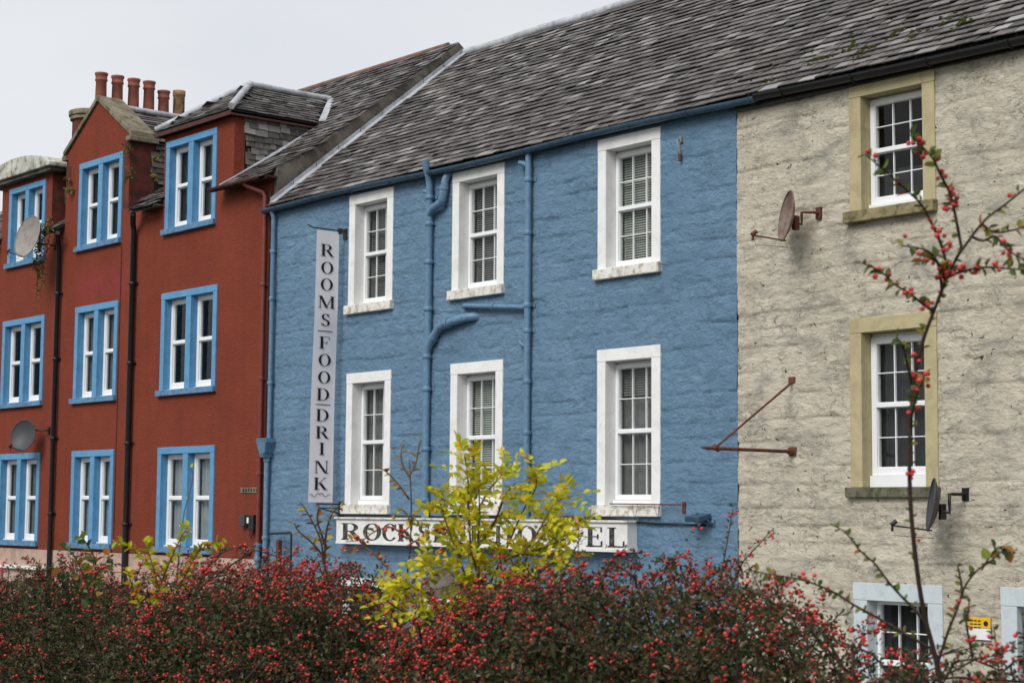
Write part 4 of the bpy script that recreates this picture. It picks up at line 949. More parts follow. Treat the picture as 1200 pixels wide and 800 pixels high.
# satellite dishes
def dish(label, c, nrm, wd, ht, mat, mount, arm_mat, group=None, lnb_len=.42, depth=.09):
    """c centre, nrm facing, elliptic shallow bowl; mount = point on the wall"""
    c = Vector(c); nrm = Vector(nrm).normalized(); up = Vector((0, 0, 1)); rt = up.cross(nrm).normalized(); up2 = nrm.cross(rt).normalized()
    t = thing('satellite_dish', label, 'satellite dish', mount, group)
    m = MB(); rings = 6; seg = 28; vs = [c - nrm * depth]
    for r in range(1, rings + 1):
        f = r / rings
        for k in range(seg):
            a = 2 * PI * k / seg; vs.append(c + rt * (wd / 2 * f * math.cos(a)) + up2 * (ht / 2 * f * math.sin(a)) - nrm * depth * (1 - f * f))
    fs = [(0, 1 + k, 1 + (k + 1) % seg) for k in range(seg)]
    for r in range(rings - 1):
        for k in range(seg): fs.append((1 + r * seg + k, 1 + (r + 1) * seg + k, 1 + (r + 1) * seg + (k + 1) % seg, 1 + r * seg + (k + 1) % seg))
    m.add(vs, fs, True); m.add([v - nrm * .006 for v in vs], [f[::-1] for f in fs], True)
    rim = [c + rt * (wd / 2 * math.cos(2 * PI * k / 28)) + up2 * (ht / 2 * math.sin(2 * PI * k / 28)) for k in range(29)]
    m.tube(rim, .010, 6, cap=False); m.build('reflector', mat, t)
    bk = c - nrm * (depth + .02) - up2 * ht * .1; am = MB()
    am.box(*sum([[min(a, b), max(a, b)] for a, b in zip(bk - rt * .05 - up2 * .09 - nrm * .07, bk + rt * .05 + up2 * .09)], []))
    mt = Vector(mount); k1 = bk - nrm * .12; k2 = Vector((mt.x, mt.y - .12, mt.z)); mid = Vector((k1.x, k1.y, k2.z))
    am.tube([bk, k1, k1.lerp(mid, .5), mid, mid.lerp(k2, .3), k2, mt], .02, 8)
    am.box(mt.x - .045, mt.x + .045, mt.y - .03, mt.y + .02, mt.z - .08, mt.z + .08)
    am.build('mount', arm_mat, t)
    lo = c - up2 * ht * .48; tip = lo + Vector((nrm.x, nrm.y, .12)).normalized() * lnb_len; lb = MB()
    lb.tube([lo - nrm * .05, tip], .011, 6); d_ = (c - tip).normalized(); lb.tube([tip - d_ * .03 + up2 * .02, tip + d_ * .05 + up2 * .03], .028, 10); lb.tube([tip, tip - up2 * .07], .016, 6)
    lb.tube([tip, tip + Vector((.02, .02, -.12)), lo + Vector((.05, .05, -.10)), lo], .004, 4)
    lb.build('receiver_arm', arm_mat, t); return t
c1 = on_y(921, 253, -.42); m1 = on_y(961, 250, 0)
dish('rust stained satellite dish seen edge-on below left of the upper ochre window', c1, (-.52, -.84, .16), .58, .68, M['dish_rust'], (m1.x, -.01, m1.z), M['rust'], lnb_len=.40)
c2_ = on_y(1091, 591, -.45); m2 = on_y(1133, 579, 0)
dish('charcoal satellite dish beside the sill of the lower ochre window', c2_, (-.72, -.70, .14), .54, .64, M['dish_dark'], (m2.x, -.01, m2.z), M['black'], lnb_len=.42)
c3 = on_y(32, 277, -.75)
dish('large grey satellite dish in front of the top left dormer window', c3, (.18, -.93, .22), .86, 1.0, M['dish_grey'], (DL[1] + .25, -.01, 9.55), M['rust'], lnb_len=.4, depth=.12)
c4 = on_y(27, 510, -.45); m4 = on_y(58, 504, 0)
dish('dark satellite dish on the red wall above the lowest left window', c4, (.50, -.84, .2), .64, .72, M['dish_dark'], (m4.x, -.01, m4.z), M['black'], lnb_len=.42)

# iron sign bracket, square to the cream wall
KX = on_y(930, 529, 0).x; tp_ = on_x(828, 527, KX); k0 = on_y(930, 529, 0); k1 = on_y(926, 446, 0)
ir = thing('iron_sign_bracket', 'empty rusty triangular iron sign bracket jutting from the cream wall', 'bracket', (KX, 0, k0.z))
MB().tube([(KX, .02, k0.z), (KX, tp_.y, k0.z - .0)], .024, 10).build('arm', M['rust'], ir)
MB().tube([(KX, .02, k1.z), (KX, tp_.y + .18, k0.z + .02)], .016, 8).build('stay', M['rust'], ir)
m = MB(); m.tube([(KX, .01, k0.z), (KX, -.10, k0.z)], [.055, .04], 12); m.box(KX - .06, KX + .06, -.03, .01, k0.z - .06, k0.z + .06); m.build('wall_plate', M['rust'], ir); box(KX - .06, KX + .06, -.035, .01, k1.z - .04, k1.z + .05).build('wall_plate', M['rust'], ir, bevel=.01); m = MB()
m.tube([(KX, tp_.y + .22, k0.z - .01), (KX, tp_.y + .14, k0.z + .02)], .04, 8); m.tube([(KX, tp_.y, k0.z), (KX, tp_.y - .12, k0.z + .005)], [.022, .004], 8)
m.build('finial', M['rust'], ir)

# floodlight, rod, hook
fp = on_y(820, 607, -.15)
fl_ = thing('floodlight', 'small blue-grey floodlight beside the lower right white window', 'lamp', (fp.x + .1, 0, fp.z))
m = MB(); m.prism([(fp.x - .16, -.30, fp.z + .02), (fp.x + .12, -.30, fp.z + .02), (fp.x + .12, -.05, fp.z + .07), (fp.x - .16, -.05, fp.z + .07)], (0, .02, -.075)); m.build('lamp_body', M['gutter_blue'], fl_, bevel=.01)
m = MB(); m.tube([(fp.x + .13, 0.02, fp.z - .07), (fp.x + .13, -.08, fp.z - .07), (fp.x + .10, -.12, fp.z + .0)], .018, 8); m.box(fp.x + .06, fp.x + .19, -.03, .01, fp.z - .13, fp.z - .02); m.build('wall_mount', M['gutter_blue'], fl_)
rp_ = on_y(800, 591, -.06); r0 = on_y(716, 597, -.12)
ro = thing('sill_rod', 'thin rusty rod with hanging wires across the lower right white window sill', 'rod', (rp_.x, 0, rp_.z))
m = MB(); m.tube([(rp_.x, .02, rp_.z), (rp_.x, -.13, rp_.z), (rp_.x - .1, -.135, rp_.z), (r0.x, -.14, rp_.z + .01)], .011, 6); m.box(rp_.x - .03, rp_.x + .03, -.04, .01, rp_.z - .12, rp_.z + .04)
m.tube([(rp_.x - .5, -.135, rp_.z), (rp_.x - .44, -.13, rp_.z - .2), (rp_.x - .40, -.11, rp_.z)], .004, 4)
m.tube([(rp_.x - .95, -.135, rp_.z), (rp_.x - .9, -.13, rp_.z - .22), (rp_.x - .84, -.13, rp_.z)], .004, 4); m.build('rod', M['rust'], ro)
hk = on_y(797, 175, -.05)
ho = thing('wall_hook', 'old metal cable hook fixed high on the blue wall near the cream house', 'hook', (hk.x, 0, hk.z))
m = MB(); m.tube([(hk.x, -.02, hk.z + .16), (hk.x - .02, -.09, hk.z + .14), (hk.x, -.08, hk.z + .04), (hk.x + .02, -.07, hk.z - .06), (hk.x, -.05, hk.z - .12)], .012, 6); m.box(hk.x - .025, hk.x + .025, -.05, 0, hk.z + .10, hk.z + .18)
m.build('hook', M['dish_grey'], ho); m = MB(); m.tube([(hk.x, -.06, hk.z - .06), (hk.x + .01, -.06, hk.z - .17)], .026, 8); m.build('insulator', M['rust'], ho)
g0_ = on_y(666, 162, -.2)
m = MB(); m.tube([(g0_.x - .05, -.17, g0_.z + .08), (g0_.x + .03, -.12, g0_.z + .02), (g0_.x + .12, -.05, g0_.z - .01)], .022, 6); m.build('gutter_spike', M['black'], blue)

# yellow warning notice
wa, wb_ = on_y(1137, 722), on_y(1163, 734)
wn_ = thing('warning_notice', 'small yellow warning notice on the cream wall between the ground floor windows', 'sign', (wa.x, 0, wb_.z))
box(wa.x, wb_.x, -.045, -.02, wb_.z - .02, wa.z).build('plate', M['warn'], wn_, bevel=.003)
box(wa.x, wb_.x, -.044, -.02, wb_.z - .16, wb_.z - .024).build('lower_plate', M['signwhite'], wn_, bevel=.003)
m = MB()
for r_ in range(3):
    for k in range(3): m.box(wa.x + .03 + k * .055, wa.x + .07 + k * .055, -.0475, -.0455, wa.z - .05 - r_ * .04, wa.z - .035 - r_ * .04)
m.tube([(wb_.x - .06, -.0455, wa.z - .07), (wb_.x - .06, -.048, wa.z - .07)], .032, 12); m.build('print', M['letter'], wn_, kind='stuff')

# meter boxes and little plates at the red corner
def wallbox(name, label, cat, px0, py0, px1, py1, d, mat):
    a, b = on_y(px0, py0), on_y(px1, py1)
    o = box(a.x, b.x, -d, .012, b.z, a.z).build(name, mat, None, loc=((a.x + b.x) / 2, 0, b.z), bevel=.008); tag(o, label, cat); return o
wallbox('meter_box', 'dark grey meter box left of the white socket on the red wall corner', 'box', 286, 603, 291, 616, .10, M['dish_dark'])
wallbox('junction_box', 'small white junction box between two dark boxes on the red wall', 'box', 292, 606, 297, 613, .06, M['upvc'])
wallbox('cable_box', 'tall black cable box beside the red corner drainpipe', 'box', 297.5, 603, 303, 622, .12, M['black'])
wallbox('vent_box', 'small dark box low on the red wall near the pink stone band', 'box', 286, 641, 295, 648, .09, M['fascia_red'])
a, b = on_y(283, 571), on_y(305, 577)
np_ = thing('name_plate', 'thin weathered street name plate on the red wall near the drainpipe', 'sign', (a.x, 0, b.z))
box(a.x, b.x, -.02, .01, b.z, a.z).build('plate', M['stone'], np_); m = MB()
for k in range(7): m.box(a.x + .08 + k * .095, a.x + .13 + k * .095, -.0225, -.0205, b.z + .02, a.z - .02)
m.build('print', M['letter'], np_, kind='stuff')
m = MB(); p_ = on_y(297, 618, -.03); m.tube([(p_.x - .12, -.03, p_.z), (p_.x - .12, -.05, p_.z - .15), (p_.x - .06, -.05, p_.z - .2), (p_.x, -.05, p_.z - .12), (p_.x + .02, -.03, p_.z)], .012, 6)
m.build('cable_loop', M['fascia_red'], red)
# rail bracket by the drainpipe
a, b, c = on_y(312, 625, -.25), on_y(346, 624, -.10), on_y(346, 655, -.10)
rb = thing('iron_rail', 'dark iron handrail bracket at the foot of the blue wall by the red corner', 'rail', (a.x, 0, c.z))
MB().tube([(a.x, -.2, a.z), (b.x, -.2, b.z), (b.x + .02, -.2, b.z - .03), (b.x + .02, -.2, c.z - .6)], .022, 8).build('rail', M['black'], rb)
d_ = on_y(331, 640, -.1); box(d_.x - .03, d_.x + .05, -.22, -.14, d_.z - .6, d_.z + .12).build('post', M['rust'], rb)
# white shop fascia of the red house ground floor
a, b = on_y(-60, 656, -.1), on_y(50, 668, -.1)
o = box(a.x, b.x, -.12, -.02, b.z, a.z - .02).build('shop_fascia', M['signwhite'], None, loc=(b.x, 0, b.z), bevel=.01); tag(o, 'white fascia board low on the pink stone at the far left', 'sign')

# =================================================================== VEGETATION
def orth(t):
    """two perpendicular unit vectors for an array of directions"""
    ref = np.where(np.abs(t[:, 2:3]) < .9, np.array([[0, 0, 1.0]]), np.array([[1.0, 0, 0]]))
    a = np.cross(t, ref); a /= np.linalg.norm(a, axis=1, keepdims=True); return a, np.cross(t, a)
def leaf_cloud(name, mat, parent, P, D, Nn, L, Wd, kind='stuff', fold=.25):
    """P base points, D long directions, Nn rough normals, L lengths, Wd widths: folded six-sided leaves"""
    D = D / np.linalg.norm(D, axis=1, keepdims=True); Sd = np.cross(D, Nn); Sd /= np.linalg.norm(Sd, axis=1, keepdims=True) + 1e-9; N2 = np.cross(Sd, D)
    L = L[:, None]; Wd = Wd[:, None]; org = np.array(WL[parent]) if parent else np.zeros(3)
    base = P - org
    v = [base, base + D * L * .35 + Sd * Wd * .5 + N2 * Wd * fold, base + D * L * .75 + Sd * Wd * .38 + N2 * Wd * fold * .6, base + D * L - N2 * L * .08,
         base + D * L * .75 - Sd * Wd * .38 + N2 * Wd * fold * .6, base + D * L * .35 - Sd * Wd * .5 + N2 * Wd * fold]
    V = np.stack(v, 1).reshape(-1, 3); n = len(P); b = (np.arange(n) * 6)[:, None]
    F = np.concatenate([b + np.array([[0, 1, 2, 3]]), b + np.array([[0, 3, 4, 5]])], 0)
    me = np_mesh(name, V, F, False); me.materials.append(mat); o = put(name, me, parent, WL[parent] if parent else (0, 0, 0))
    if kind: o['kind'] = kind
    return o
def ico80():
    a = (1 + 5 ** .5) / 2
    b = [Vector(v).normalized() for v in [(-1, a, 0), (1, a, 0), (-1, -a, 0), (1, -a, 0), (0, -1, a), (0, 1, a), (0, -1, -a), (0, 1, -a), (a, 0, -1), (a, 0, 1), (-a, 0, -1), (-a, 0, 1)]]
    f = [(0, 11, 5), (0, 5, 1), (0, 1, 7), (0, 7, 10), (0, 10, 11), (1, 5, 9), (5, 11, 4), (11, 10, 2), (10, 7, 6), (7, 1, 8), (3, 9, 4), (3, 4, 2), (3, 2, 6), (3, 6, 8), (3, 8, 9), (4, 9, 5), (2, 4, 11), (6, 2, 10), (8, 6, 7), (9, 8, 1)]
    b = list(b); out_ = []; cache = {}
    def mid(i, j):
        k = (min(i, j), max(i, j))
        if k not in cache: b.append(((b[i] + b[j]) / 2).normalized()); cache[k] = len(b) - 1
        return cache[k]
    for i, j, k in f:
        p, q, r = mid(i, j), mid(j, k), mid(k, i); out_ += [(i, p, r), (j, q, p), (k, r, q), (p, q, r)]
    return np.array([tuple(v) for v in b]), np.array(out_)
IV, IF = ico80()
def berries(name, parent, P, R, mat=None, kind='stuff'):
    org = np.array(WL[parent]); n = len(P)
    V = (IV[None] * R[:, None, None] + (P - org)[:, None]).reshape(-1, 3); F = (IF[None] + (np.arange(n) * len(IV))[:, None, None]).reshape(-1, 3)
    me = np_mesh(name, V, F, True); me.materials.append(mat or M['berry']); o = put(name, me, parent, WL[parent])
    if kind: o['kind'] = kind
    return o

# ---- the cotoneaster hedge: top outline surveyed along its length
TOP = [(-60, 668), (0, 672), (60, 676), (120, 672), (170, 678), (230, 672), (270, 660), (300, 652), (345, 662), (390, 664), (418, 680), (440, 712), (480, 722), (520, 712), (560, 694), (600, 684), (650, 676), (700, 660), (745, 655), (800, 676), (840, 696), (870, 720), (910, 752), (960, 762), (1000, 752), (1040, 748), (1100, 757), (1150, 748), (1200, 752), (1260, 750)]
HY = -15.1
tx, tz = [], []
for px, py in TOP: p = on_y(px, py, HY); tx.append(p.x); tz.append(p.z)
tx = np.array(tx); tz = np.array(tz) + .035
hedge = thing('cotoneaster_hedge', 'dense dark green cotoneaster hedge covered in red berries along the whole foreground', 'hedge', (-4.5, HY, 1.95))
def hedge_surface(n, x0=-8.2, x1=-1.2, ylo=-.55, yhi=.75):
    """random points on the rounded hedge body; s across the hedge 0 front .. 1 back"""
    x = rng.uniform(x0, x1, n); top = np.interp(x, tx, tz); s = rng.uniform(0, 1, n)
    ang = s * math.pi * .95     # 0 front bottom .. pi back
    # front face is steeper and lumpy
    ry = .62; H = 1.05
    y = HY - ry * np.cos(ang) * .9 + .02; z = top - H + H * np.sin(np.clip(ang, 0, math.pi)) ** .55
    return x, y, z, ang
# twigs start inside and arch outward
NT = 4600
x, y, z, ang = hedge_surface(NT)
lump = np.array([noise.noise(Vector((a * 2.3, b * 2.3, c * 3.1))) for a, b, c in zip(x, y, z)])
outd = np.stack([rng.normal(0, .55, NT), -np.cos(ang) * 1.0 + rng.normal(0, .3, NT), np.sin(ang) * .75 + .15 + rng.normal(0, .28, NT)], 1)
outd /= np.linalg.norm(outd, axis=1, keepdims=True)
ln = rng.uniform(.22, .48, NT); lng = rng.uniform(0, 1, NT) < .07; ln = np.where(lng, ln * 1.5, ln)
depth_in = .10 + .15 * np.abs(rng.normal(0, .7, NT)) - lump * .26
depth_in = np.where(lng, depth_in - rng.uniform(.04, .13, NT), depth_in)
end = np.stack([x, y, z], 1) - outd * (depth_in[:, None] - .10)
start = end - outd * ln[:, None]
sagv = rng.uniform(.02, .10, NT)
K = 40
tt = np.linspace(0.15, 1, K)
LP, LD, LN, LS = [], [], [], []
BP, BR = [], []
def twig_point(i, t): return start[i] * (1 - t) + end[i] * t + np.array([0, 0, 1.0]) * (math.sin(t * PI * .9) * sagv[i] - sagv[i] * t * .6)
T = tt[None, :, None]
PT = start[:, None] * (1 - T) + end[:, None] * T; PT[:, :, 2] += (np.sin(tt * PI * .9)[None] * sagv[:, None] - sagv[:, None] * tt[None] * .6)
dirs = np.repeat(outd[:, None], K, 1)
side, up_ = orth(outd); side = np.repeat(side[:, None], K, 1); up_ = np.repeat(up_[:, None], K, 1)
phi = rng.uniform(0, 2 * PI, (NT, K, 1)); rad_ = side * np.cos(phi) + up_ * np.sin(phi)
P_ = (PT + rad_ * .003).reshape(-1, 3); D_l = (dirs * rng.uniform(.2, .9, (NT, K, 1)) + rad_).reshape(-1, 3)
Nl = (np.array([0, 0, 1.0]) + rng.normal(0, .55, (NT * K, 3)))
L_ = rng.uniform(.009, .0165, NT * K)
leaf_cloud('foliage', M['hedge_leaf'], hedge, P_, D_l, Nl, L_, L_ * rng.uniform(.42, .6, NT * K))
# deeper dark foliage so the hedge is closed
n = 110000; x2, y2, z2, a2 = hedge_surface(n); lm2 = np.array([noise.noise(Vector((a * 2.3, b * 2.3, c * 3.1))) for a, b, c in zip(x2, y2, z2)]); dpt = rng.uniform(.10, .38, n) - lm2 * .22
P2 = np.stack([x2, y2 + np.cos(a2) * dpt, z2 - np.sin(a2) * dpt], 1); D2 = rng.normal(0, 1, (n, 3)); N2_ = rng.normal(0, 1, (n, 3))
leaf_cloud('inner_foliage', M['hedge_leaf'], hedge, P2, D2, N2_, rng.uniform(.013, .022, n), rng.uniform(.007, .012, n))
# woody core
core = MB()
for i in range(0, NT, 2):
    core.tube([start[i], start[i] * .5 + end[i] * .5 + np.array([0, 0, sagv[i] * .7]), end[i] * .97 + start[i] * .03], [.0035, .0025, .0012], 4, cap=False)
core.build('twigs', M['bark'], hedge, kind='stuff')
# berries in bunches along the outer half of the twigs; some stretches bear more
dens = np.array([noise.noise(Vector((a * 1.7 + 4, b * 2, c * 2.6))) for a, b, c in end])
bp, br = [], []
for i in range(NT):
    nb_ = int(max(0, rng.normal(3.0 + dens[i] * 9, 2.2)))
    for _ in range(nb_):
        t = 1 - abs(rng.normal(0, .28)); t = max(.3, min(1, t)); c = twig_point(i, t); k = rng.integers(1, 4)
        for _ in range(k): bp.append(c + rng.normal(0, .0075, 3)); br.append(rng.uniform(.0031, .0047))
print('berries', len(bp)); berries('berries', hedge, np.array(bp), np.array(br))

# ---- arching stray shoots and saplings
def shoot(parent, pts, r0, r1, mat, leaf=None, ln=.02, step=.016, berry=0, t0=.1, name='branch', jitter=.5, bsize=.0045, spread=1.0, lw=.6):
    """a branch through world points with leaves and berries on it; returns the branch object"""
    pts = [Vector(p) for p in pts]; fine = []
    for i in range(len(pts) - 1):
        p0 = pts[max(i - 1, 0)]; p1 = pts[i]; p2 = pts[i + 1]; p3 = pts[min(i + 2, len(pts) - 1)]
        for k in range(5):
            t = k / 5; fine.append(.5 * ((2 * p1) + (p2 - p0) * t + (2 * p0 - 5 * p1 + 4 * p2 - p3) * t * t + (3 * p1 - p0 - 3 * p2 + p3) * t ** 3))
    fine.append(pts[-1]); n = len(fine)
    m = MB().tube(fine, [r0 + (r1 - r0) * i / (n - 1) for i in range(n)], 7); br_ = m.build(name, mat, parent, loc=fine[0])
    seg = [(fine[i + 1] - fine[i]).length for i in range(n - 1)]; tot = sum(seg); P, D, Nn, L, BPt = [], [], [], [], []
    s = tot * t0; acc = 0; i = 0; side = 1
    while s < tot:
        while i < n - 2 and acc + seg[i] < s: acc += seg[i]; i += 1
        p = fine[i].lerp(fine[i + 1], (s - acc) / max(seg[i], 1e-6)); d = (fine[i + 1] - fine[i]).normalized()
        r = Vector((random.gauss(0, 1), random.gauss(0, 1), random.gauss(0, 1))); r = (r - d * r.dot(d)).normalized()
        P.append(tuple(p)); D.append(tuple(d * random.uniform(.2, .8) + r)); Nn.append((random.gauss(0, .6), random.gauss(0, .6), 1)); L.append(ln * random.uniform(.6, 1.2))
        if random.random() < berry:
            q = p + r * .008
            for _ in range(random.randint(1, 4)): BPt.append(tuple(q + Vector((random.gauss(0, .006), random.gauss(0, .006), random.gauss(0, .006)))))
        s += step * random.uniform(.5, 1.5)
    if leaf and P:
        L = np.array(L); leaf_cloud('leaves', leaf, br_, np.array(P), np.array(D), np.array(Nn), L, L * lw)
    if BPt: berries('berries', br_, np.array(BPt), np.full(len(BPt), bsize) * rng.uniform(.85, 1.15, len(BPt)))
    return br_
def px_path(pp, d0, d1=None):
    d1 = d0 if d1 is None else d1; n = len(pp); return [at_d(x, y, d0 + (d1 - d0) * i / (n - 1)) for i, (x, y) in enumerate(pp)]

tb = thing('berry_bush', 'tall bare berry-bearing branch rising in front of the cream house', 'shrub', tuple(at_d(1105, 830, 3.5)))
KW = dict(leaf=M['young_leaf'], ln=.021, step=.0085, berry=.20, bsize=.0046)
shoot(tb, px_path([(1112, 860), (1098, 778), (1086, 732), (1079, 697), (1073, 653), (1067, 590), (1066, 522), (1070, 457), (1080, 405), (1096, 360), (1108, 330), (1120, 304), (1130, 289), (1153, 259), (1180, 238), (1200, 222), (1235, 195)], 3.5, 3.2), .0055, .0016, M['bark'], M['young_leaf'], .019, .014, .12, .3)
for pp in ([(1127, 292), (1115, 232), (1102, 205), (1094, 187), (1080, 171), (1066, 158)],
           [(1112, 322), (1104, 290), (1092, 262), (1080, 240), (1066, 226), (1048, 210), (1032, 196), (1014, 181)],
           [(1094, 365), (1084, 358), (1066, 344), (1050, 334), (1032, 318), (1010, 308)],
           [(1104, 342), (1100, 312), (1090, 296), (1074, 290), (1056, 288)],
           [(1108, 330), (1098, 306), (1088, 302), (1080, 310)],
           [(1110, 325), (1130, 317), (1155, 313), (1185, 315), (1225, 318)],
           [(1140, 278), (1152, 282), (1166, 277), (1178, 290), (1192, 300), (1215, 310)],
           [(1150, 262), (1165, 272), (1185, 270), (1215, 262)],
           [(1070, 455), (1064, 430), (1058, 405), (1050, 395)],
           [(1067, 500), (1072, 470), (1084, 440)]):
    shoot(tb, px_path(pp, 3.28, 3.2), .003, .0012, M['bark'], **KW)
KW2 = dict(leaf=M['young_leaf'], ln=.017, step=.0085, berry=.09, bsize=.0042)
for pp in ([(1092, 760), (1060, 742), (1029, 724), (1000, 708), (980, 695), (955, 684), (935, 678), (905, 673), (876, 667)],
           [(1085, 730), (1070, 712), (1055, 697), (1040, 680), (1025, 660), (1008, 645), (992, 625), (976, 615)],
           [(1098, 780), (1110, 742), (1122, 712), (1130, 688), (1145, 668), (1160, 658), (1180, 640)],
           [(1128, 700), (1126, 680), (1122, 662)], [(1124, 730), (1134, 720), (1136, 700)], [(1140, 770), (1134, 740), (1130, 712)]):
    shoot(tb, px_path(pp, 3.5, 3.5), .0032, .0012, M['bark'], **KW2)
shoot(tb, px_path([(1150, 668), (1165, 645), (1178, 640), (1190, 648)], 3.5), .002, .001, M['bark'], leaf=M['bramble_leaf'], ln=.026, step=.007, lw=.8)

def shrub(name, label, cat, stems, dist, mats, ln, step, berry=0, r0=.004, lw=.55, extra=None):
    t = thing(name, label, cat, tuple(at_d(stems[0][0][0], stems[0][0][1], dist)))
    for st in stems: shoot(t, px_path(st, dist + random.uniform(-.12, .12)), r0, .0012, mats[0], leaf=mats[1], ln=ln, step=step, berry=berry, t0=.12, lw=lw)
    return t
def pinnate(parent, base, d, up, L, n, leaflet, mat, P, D, Nn, Ls):
    d = d.normalized(); s = d.cross(up).normalized(); nrm = s.cross(d)
    for k in range(n):
        t = (k + 1) / n; p = base + d * L * t - Vector((0, 0, 1)) * L * .25 * t * t
        for sg_ in ((-1, 1) if k < n - 1 else (0,)):
            dd = (s * sg_ + d * (.5 if sg_ else 1)); P.append(tuple(p)); D.append(tuple(dd)); Nn.append(tuple(nrm + Vector((random.gauss(0, .35), random.gauss(0, .35), random.gauss(0, .35))))); Ls.append(leaflet * random.uniform(.75, 1.15))
yt = thing('yellow_sapling', 'young sapling with bright yellow autumn leaves in front of the hotel signboard', 'sapling', tuple(at_d(562, 720, 5.2)))
ystems = [[(566, 740), (562, 690), (560, 640), (562, 600), (560, 560), (556, 540)], [(562, 680), (552, 640), (549, 590), (548, 555), (544, 532)], [(566, 700), (590, 650), (612, 600), (628, 570), (626, 548)],
          [(570, 700), (600, 665), (632, 620), (650, 590), (672, 580)], [(556, 700), (540, 660), (522, 610), (515, 585)], [(600, 720), (612, 690), (618, 650), (640, 625), (660, 612)], [(548, 730), (510, 700), (490, 690), (468, 690)],
          [(560, 640), (580, 610), (592, 580), (604, 566)], [(590, 655), (640, 640), (675, 625)], [(562, 610), (535, 595), (512, 580)], [(632, 620), (650, 608), (668, 604), (680, 608)], [(545, 735), (520, 715), (500, 705)], [(540, 740), (500, 725), (465, 712), (440, 690)], [(552, 700), (528, 670), (505, 655), (478, 650)], [(556, 650), (530, 630), (505, 620)], [(600, 690), (630, 672), (655, 655), (672, 650)], [(560, 600), (572, 575), (585, 560), (592, 545)]]
for st in ystems:
    dd = 5.2 + random.uniform(-.15, .15); pts = px_path(st, dd); br_ = shoot(yt, pts, .0042, .0014, M['bark_tan'] if random.random() < .3 else M['bark'])
    P, D, Nn, Ls = [], [], [], []
    tot = sum((pts[i + 1] - pts[i]).length for i in range(len(pts) - 1)); nl = int(tot / .017) + 4
    for k in range(nl):
        f = (.08 + .92 * k / max(1, nl - 1)) * (len(pts) - 1); i = min(int(f), len(pts) - 2); p = pts[i].lerp(pts[i + 1], f - i); d = (pts[i + 1] - pts[i]).normalized()
        r = Vector((random.gauss(0, 1), random.gauss(0, 1), random.gauss(.2, .7))).normalized()
        pinnate(br_, p, d * .4 + r, Vector((random.gauss(0, .5), random.gauss(0, .5), 1)), random.uniform(.05, .095), random.choice((3, 4, 4, 5)), .027, None, P, D, Nn, Ls)
    Ls = np.array(Ls); leaf_cloud('leaves', M['yellow_leaf'], br_, np.array(P), np.array(D), np.array(Nn), Ls, Ls * .58)
bt = thing('brown_shrub', 'thin leafless stems with red-brown berries left of the yellow sapling', 'shrub', tuple(at_d(470, 720, 5.3)))
for st, lf, bb in (([(468, 740), (474, 690), (480, 650), (482, 600), (481, 560), (480, 538)], None, 0), ([(481, 560), (472, 545), (470, 530), (474, 520)], M['brown_leaf'], 0), ([(481, 555), (488, 540), (490, 528), (493, 515)], M['brown_leaf'], 0),
                   ([(480, 585), (465, 565), (452, 552), (440, 546)], M['brown_leaf'], 0), ([(476, 640), (500, 626), (518, 618)], M['brown_leaf'], .5), ([(478, 632), (460, 618), (440, 622), (425, 632), (405, 634)], M['brown_leaf'], .7), ([(474, 690), (440, 650), (420, 640), (400, 648)], M['brown_leaf'], .6),
                   ([(470, 700), (500, 660), (530, 640), (545, 632)], M['brown_leaf'], .2), ([(465, 720), (500, 680), (540, 655), (575, 645)], M['hedge_leaf'], .2), ([(482, 620), (486, 600), (498, 596)], M['yellow_leaf'], 0), ([(482, 622), (478, 604), (468, 596), (462, 606)], M['yellow_leaf'], 0)):
    shoot(bt, px_path(st, 5.3), .0032, .0014, M['bark_tan'] if lf else M['bark'], leaf=lf, ln=.024, step=.02, berry=bb)
shrub('brown_leaved_shrub', 'small shrub with brown and yellow leaves below the white banner', 'shrub', [[(388, 700), (380, 660), (375, 630), (360, 600), (352, 588)], [(380, 660), (383, 620), (392, 598), (405, 590)], [(378, 650), (366, 636), (350, 622), (345, 612)], [(382, 640), (372, 610), (374, 592)]], 5.6, (M['bark'], M['brown_leaf']), .026, .016)
shrub('bramble', 'bramble with green and yellow leaves at the far left of the hedge', 'shrub', [[(110, 720), (100, 680), (86, 650), (72, 640)], [(108, 700), (112, 660), (100, 634), (92, 628)], [(105, 690), (120, 668), (128, 650)], [(100, 720), (112, 700), (106, 685)], [(95, 700), (84, 676), (70, 668)]], 6.3, (M['bark'], M['bramble_leaf']), .042, .014, lw=.75)
sh2 = shrub('yellow_leaved_shrub', 'low shrub with yellow leaves and red berries under the lower right blue trimmed window', 'shrub', [[(190, 730), (186, 690), (175, 650), (168, 634)], [(186, 690), (200, 655), (212, 630), (222, 615)], [(190, 680), (170, 655), (150, 640), (136, 634)], [(205, 700), (224, 660), (240, 640), (262, 632)], [(170, 720), (156, 690), (150, 668)], [(196, 700), (200, 690), (175, 700)]], 6.0, (M['bark_tan'], M['yellow_leaf']), .034, .0065, .05, lw=.6)
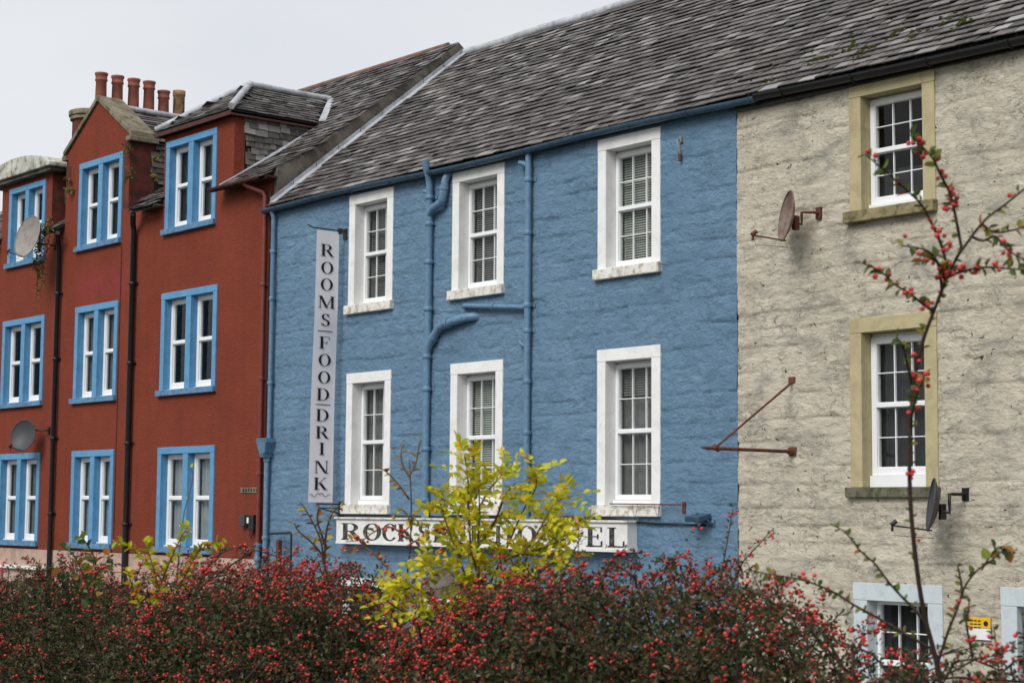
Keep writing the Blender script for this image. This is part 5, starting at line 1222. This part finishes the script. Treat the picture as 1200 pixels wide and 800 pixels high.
shoot(sh2, px_path([(205, 720), (208, 670), (212, 630), (216, 600), (226, 560), (222, 545)], 6.0), .003, .001, M['bark_tan'], leaf=M['yellow_leaf'], ln=.02, step=.10)
stray = [([(820, 700), (850, 690), (868, 672), (885, 662)], .5), ([(230, 690), (250, 655), (275, 642), (300, 640)], .5), ([(700, 690), (720, 655), (735, 640)], .5), ([(1000, 770), (1015, 742), (1040, 735)], .5), ([(100, 690), (120, 665), (140, 660)], .3), ([(320, 690), (335, 655), (350, 645)], .6),
         ([(895, 730), (920, 722), (945, 728), (958, 740)], .25), ([(880, 722), (900, 712), (925, 708)], .1), ([(840, 700), (870, 690), (905, 700)], .3), ([(660, 690), (680, 662), (690, 655)], .4), ([(760, 680), (790, 662), (815, 668)], .4)]
for pp, b in stray: shoot(hedge, px_path(pp, 4.6 if pp[0][0] > 600 else 5.6), .003, .001, M['bark'], leaf=M['hedge_leaf'], ln=.017, step=.007, berry=b)

# weeds growing out of the stonework
wd_ = thing('gutter_weeds', 'trailing weeds growing from the gutter beside the large grey dish', 'plant', (DL[1] + .3, -.3, 9.9))
for k in range(9):
    x = DL[1] + random.uniform(.0, .7); y = -.3; pts = [(x, y, 9.92), (x + random.uniform(-.2, .2), y - .1, 9.95 + random.uniform(-.1, .15)), (x + random.uniform(-.6, .2), y - .12, 9.5 - random.uniform(0, .5)), (x + random.uniform(-.7, .2), y - .05, 9.0 - random.uniform(0, .8))]
    shoot(wd_, pts, .006, .003, M['bark'], leaf=M['young_leaf'], ln=.09, step=.07)
mw = thing('wall_weeds', 'small green weeds on the stained stone beside the gabled dormer', 'plant', (g1 + .05, .1, 10.8))
for px_, py_ in ((153, 180), (158, 205), (156, 212), (188, 186), (186, 212), (85, 225), (84, 215)):
    p = on_y(px_, py_, -.02 if px_ < 175 else .3)
    for k in range(3):
        shoot(mw, [p, p + Vector((random.uniform(-.08, .08), -.08, random.uniform(0, .12))), p + Vector((random.uniform(-.15, .15), -.14, random.uniform(-.1, .18)))], .006, .003, M['bark'], leaf=M['young_leaf'], ln=.07, step=.02)
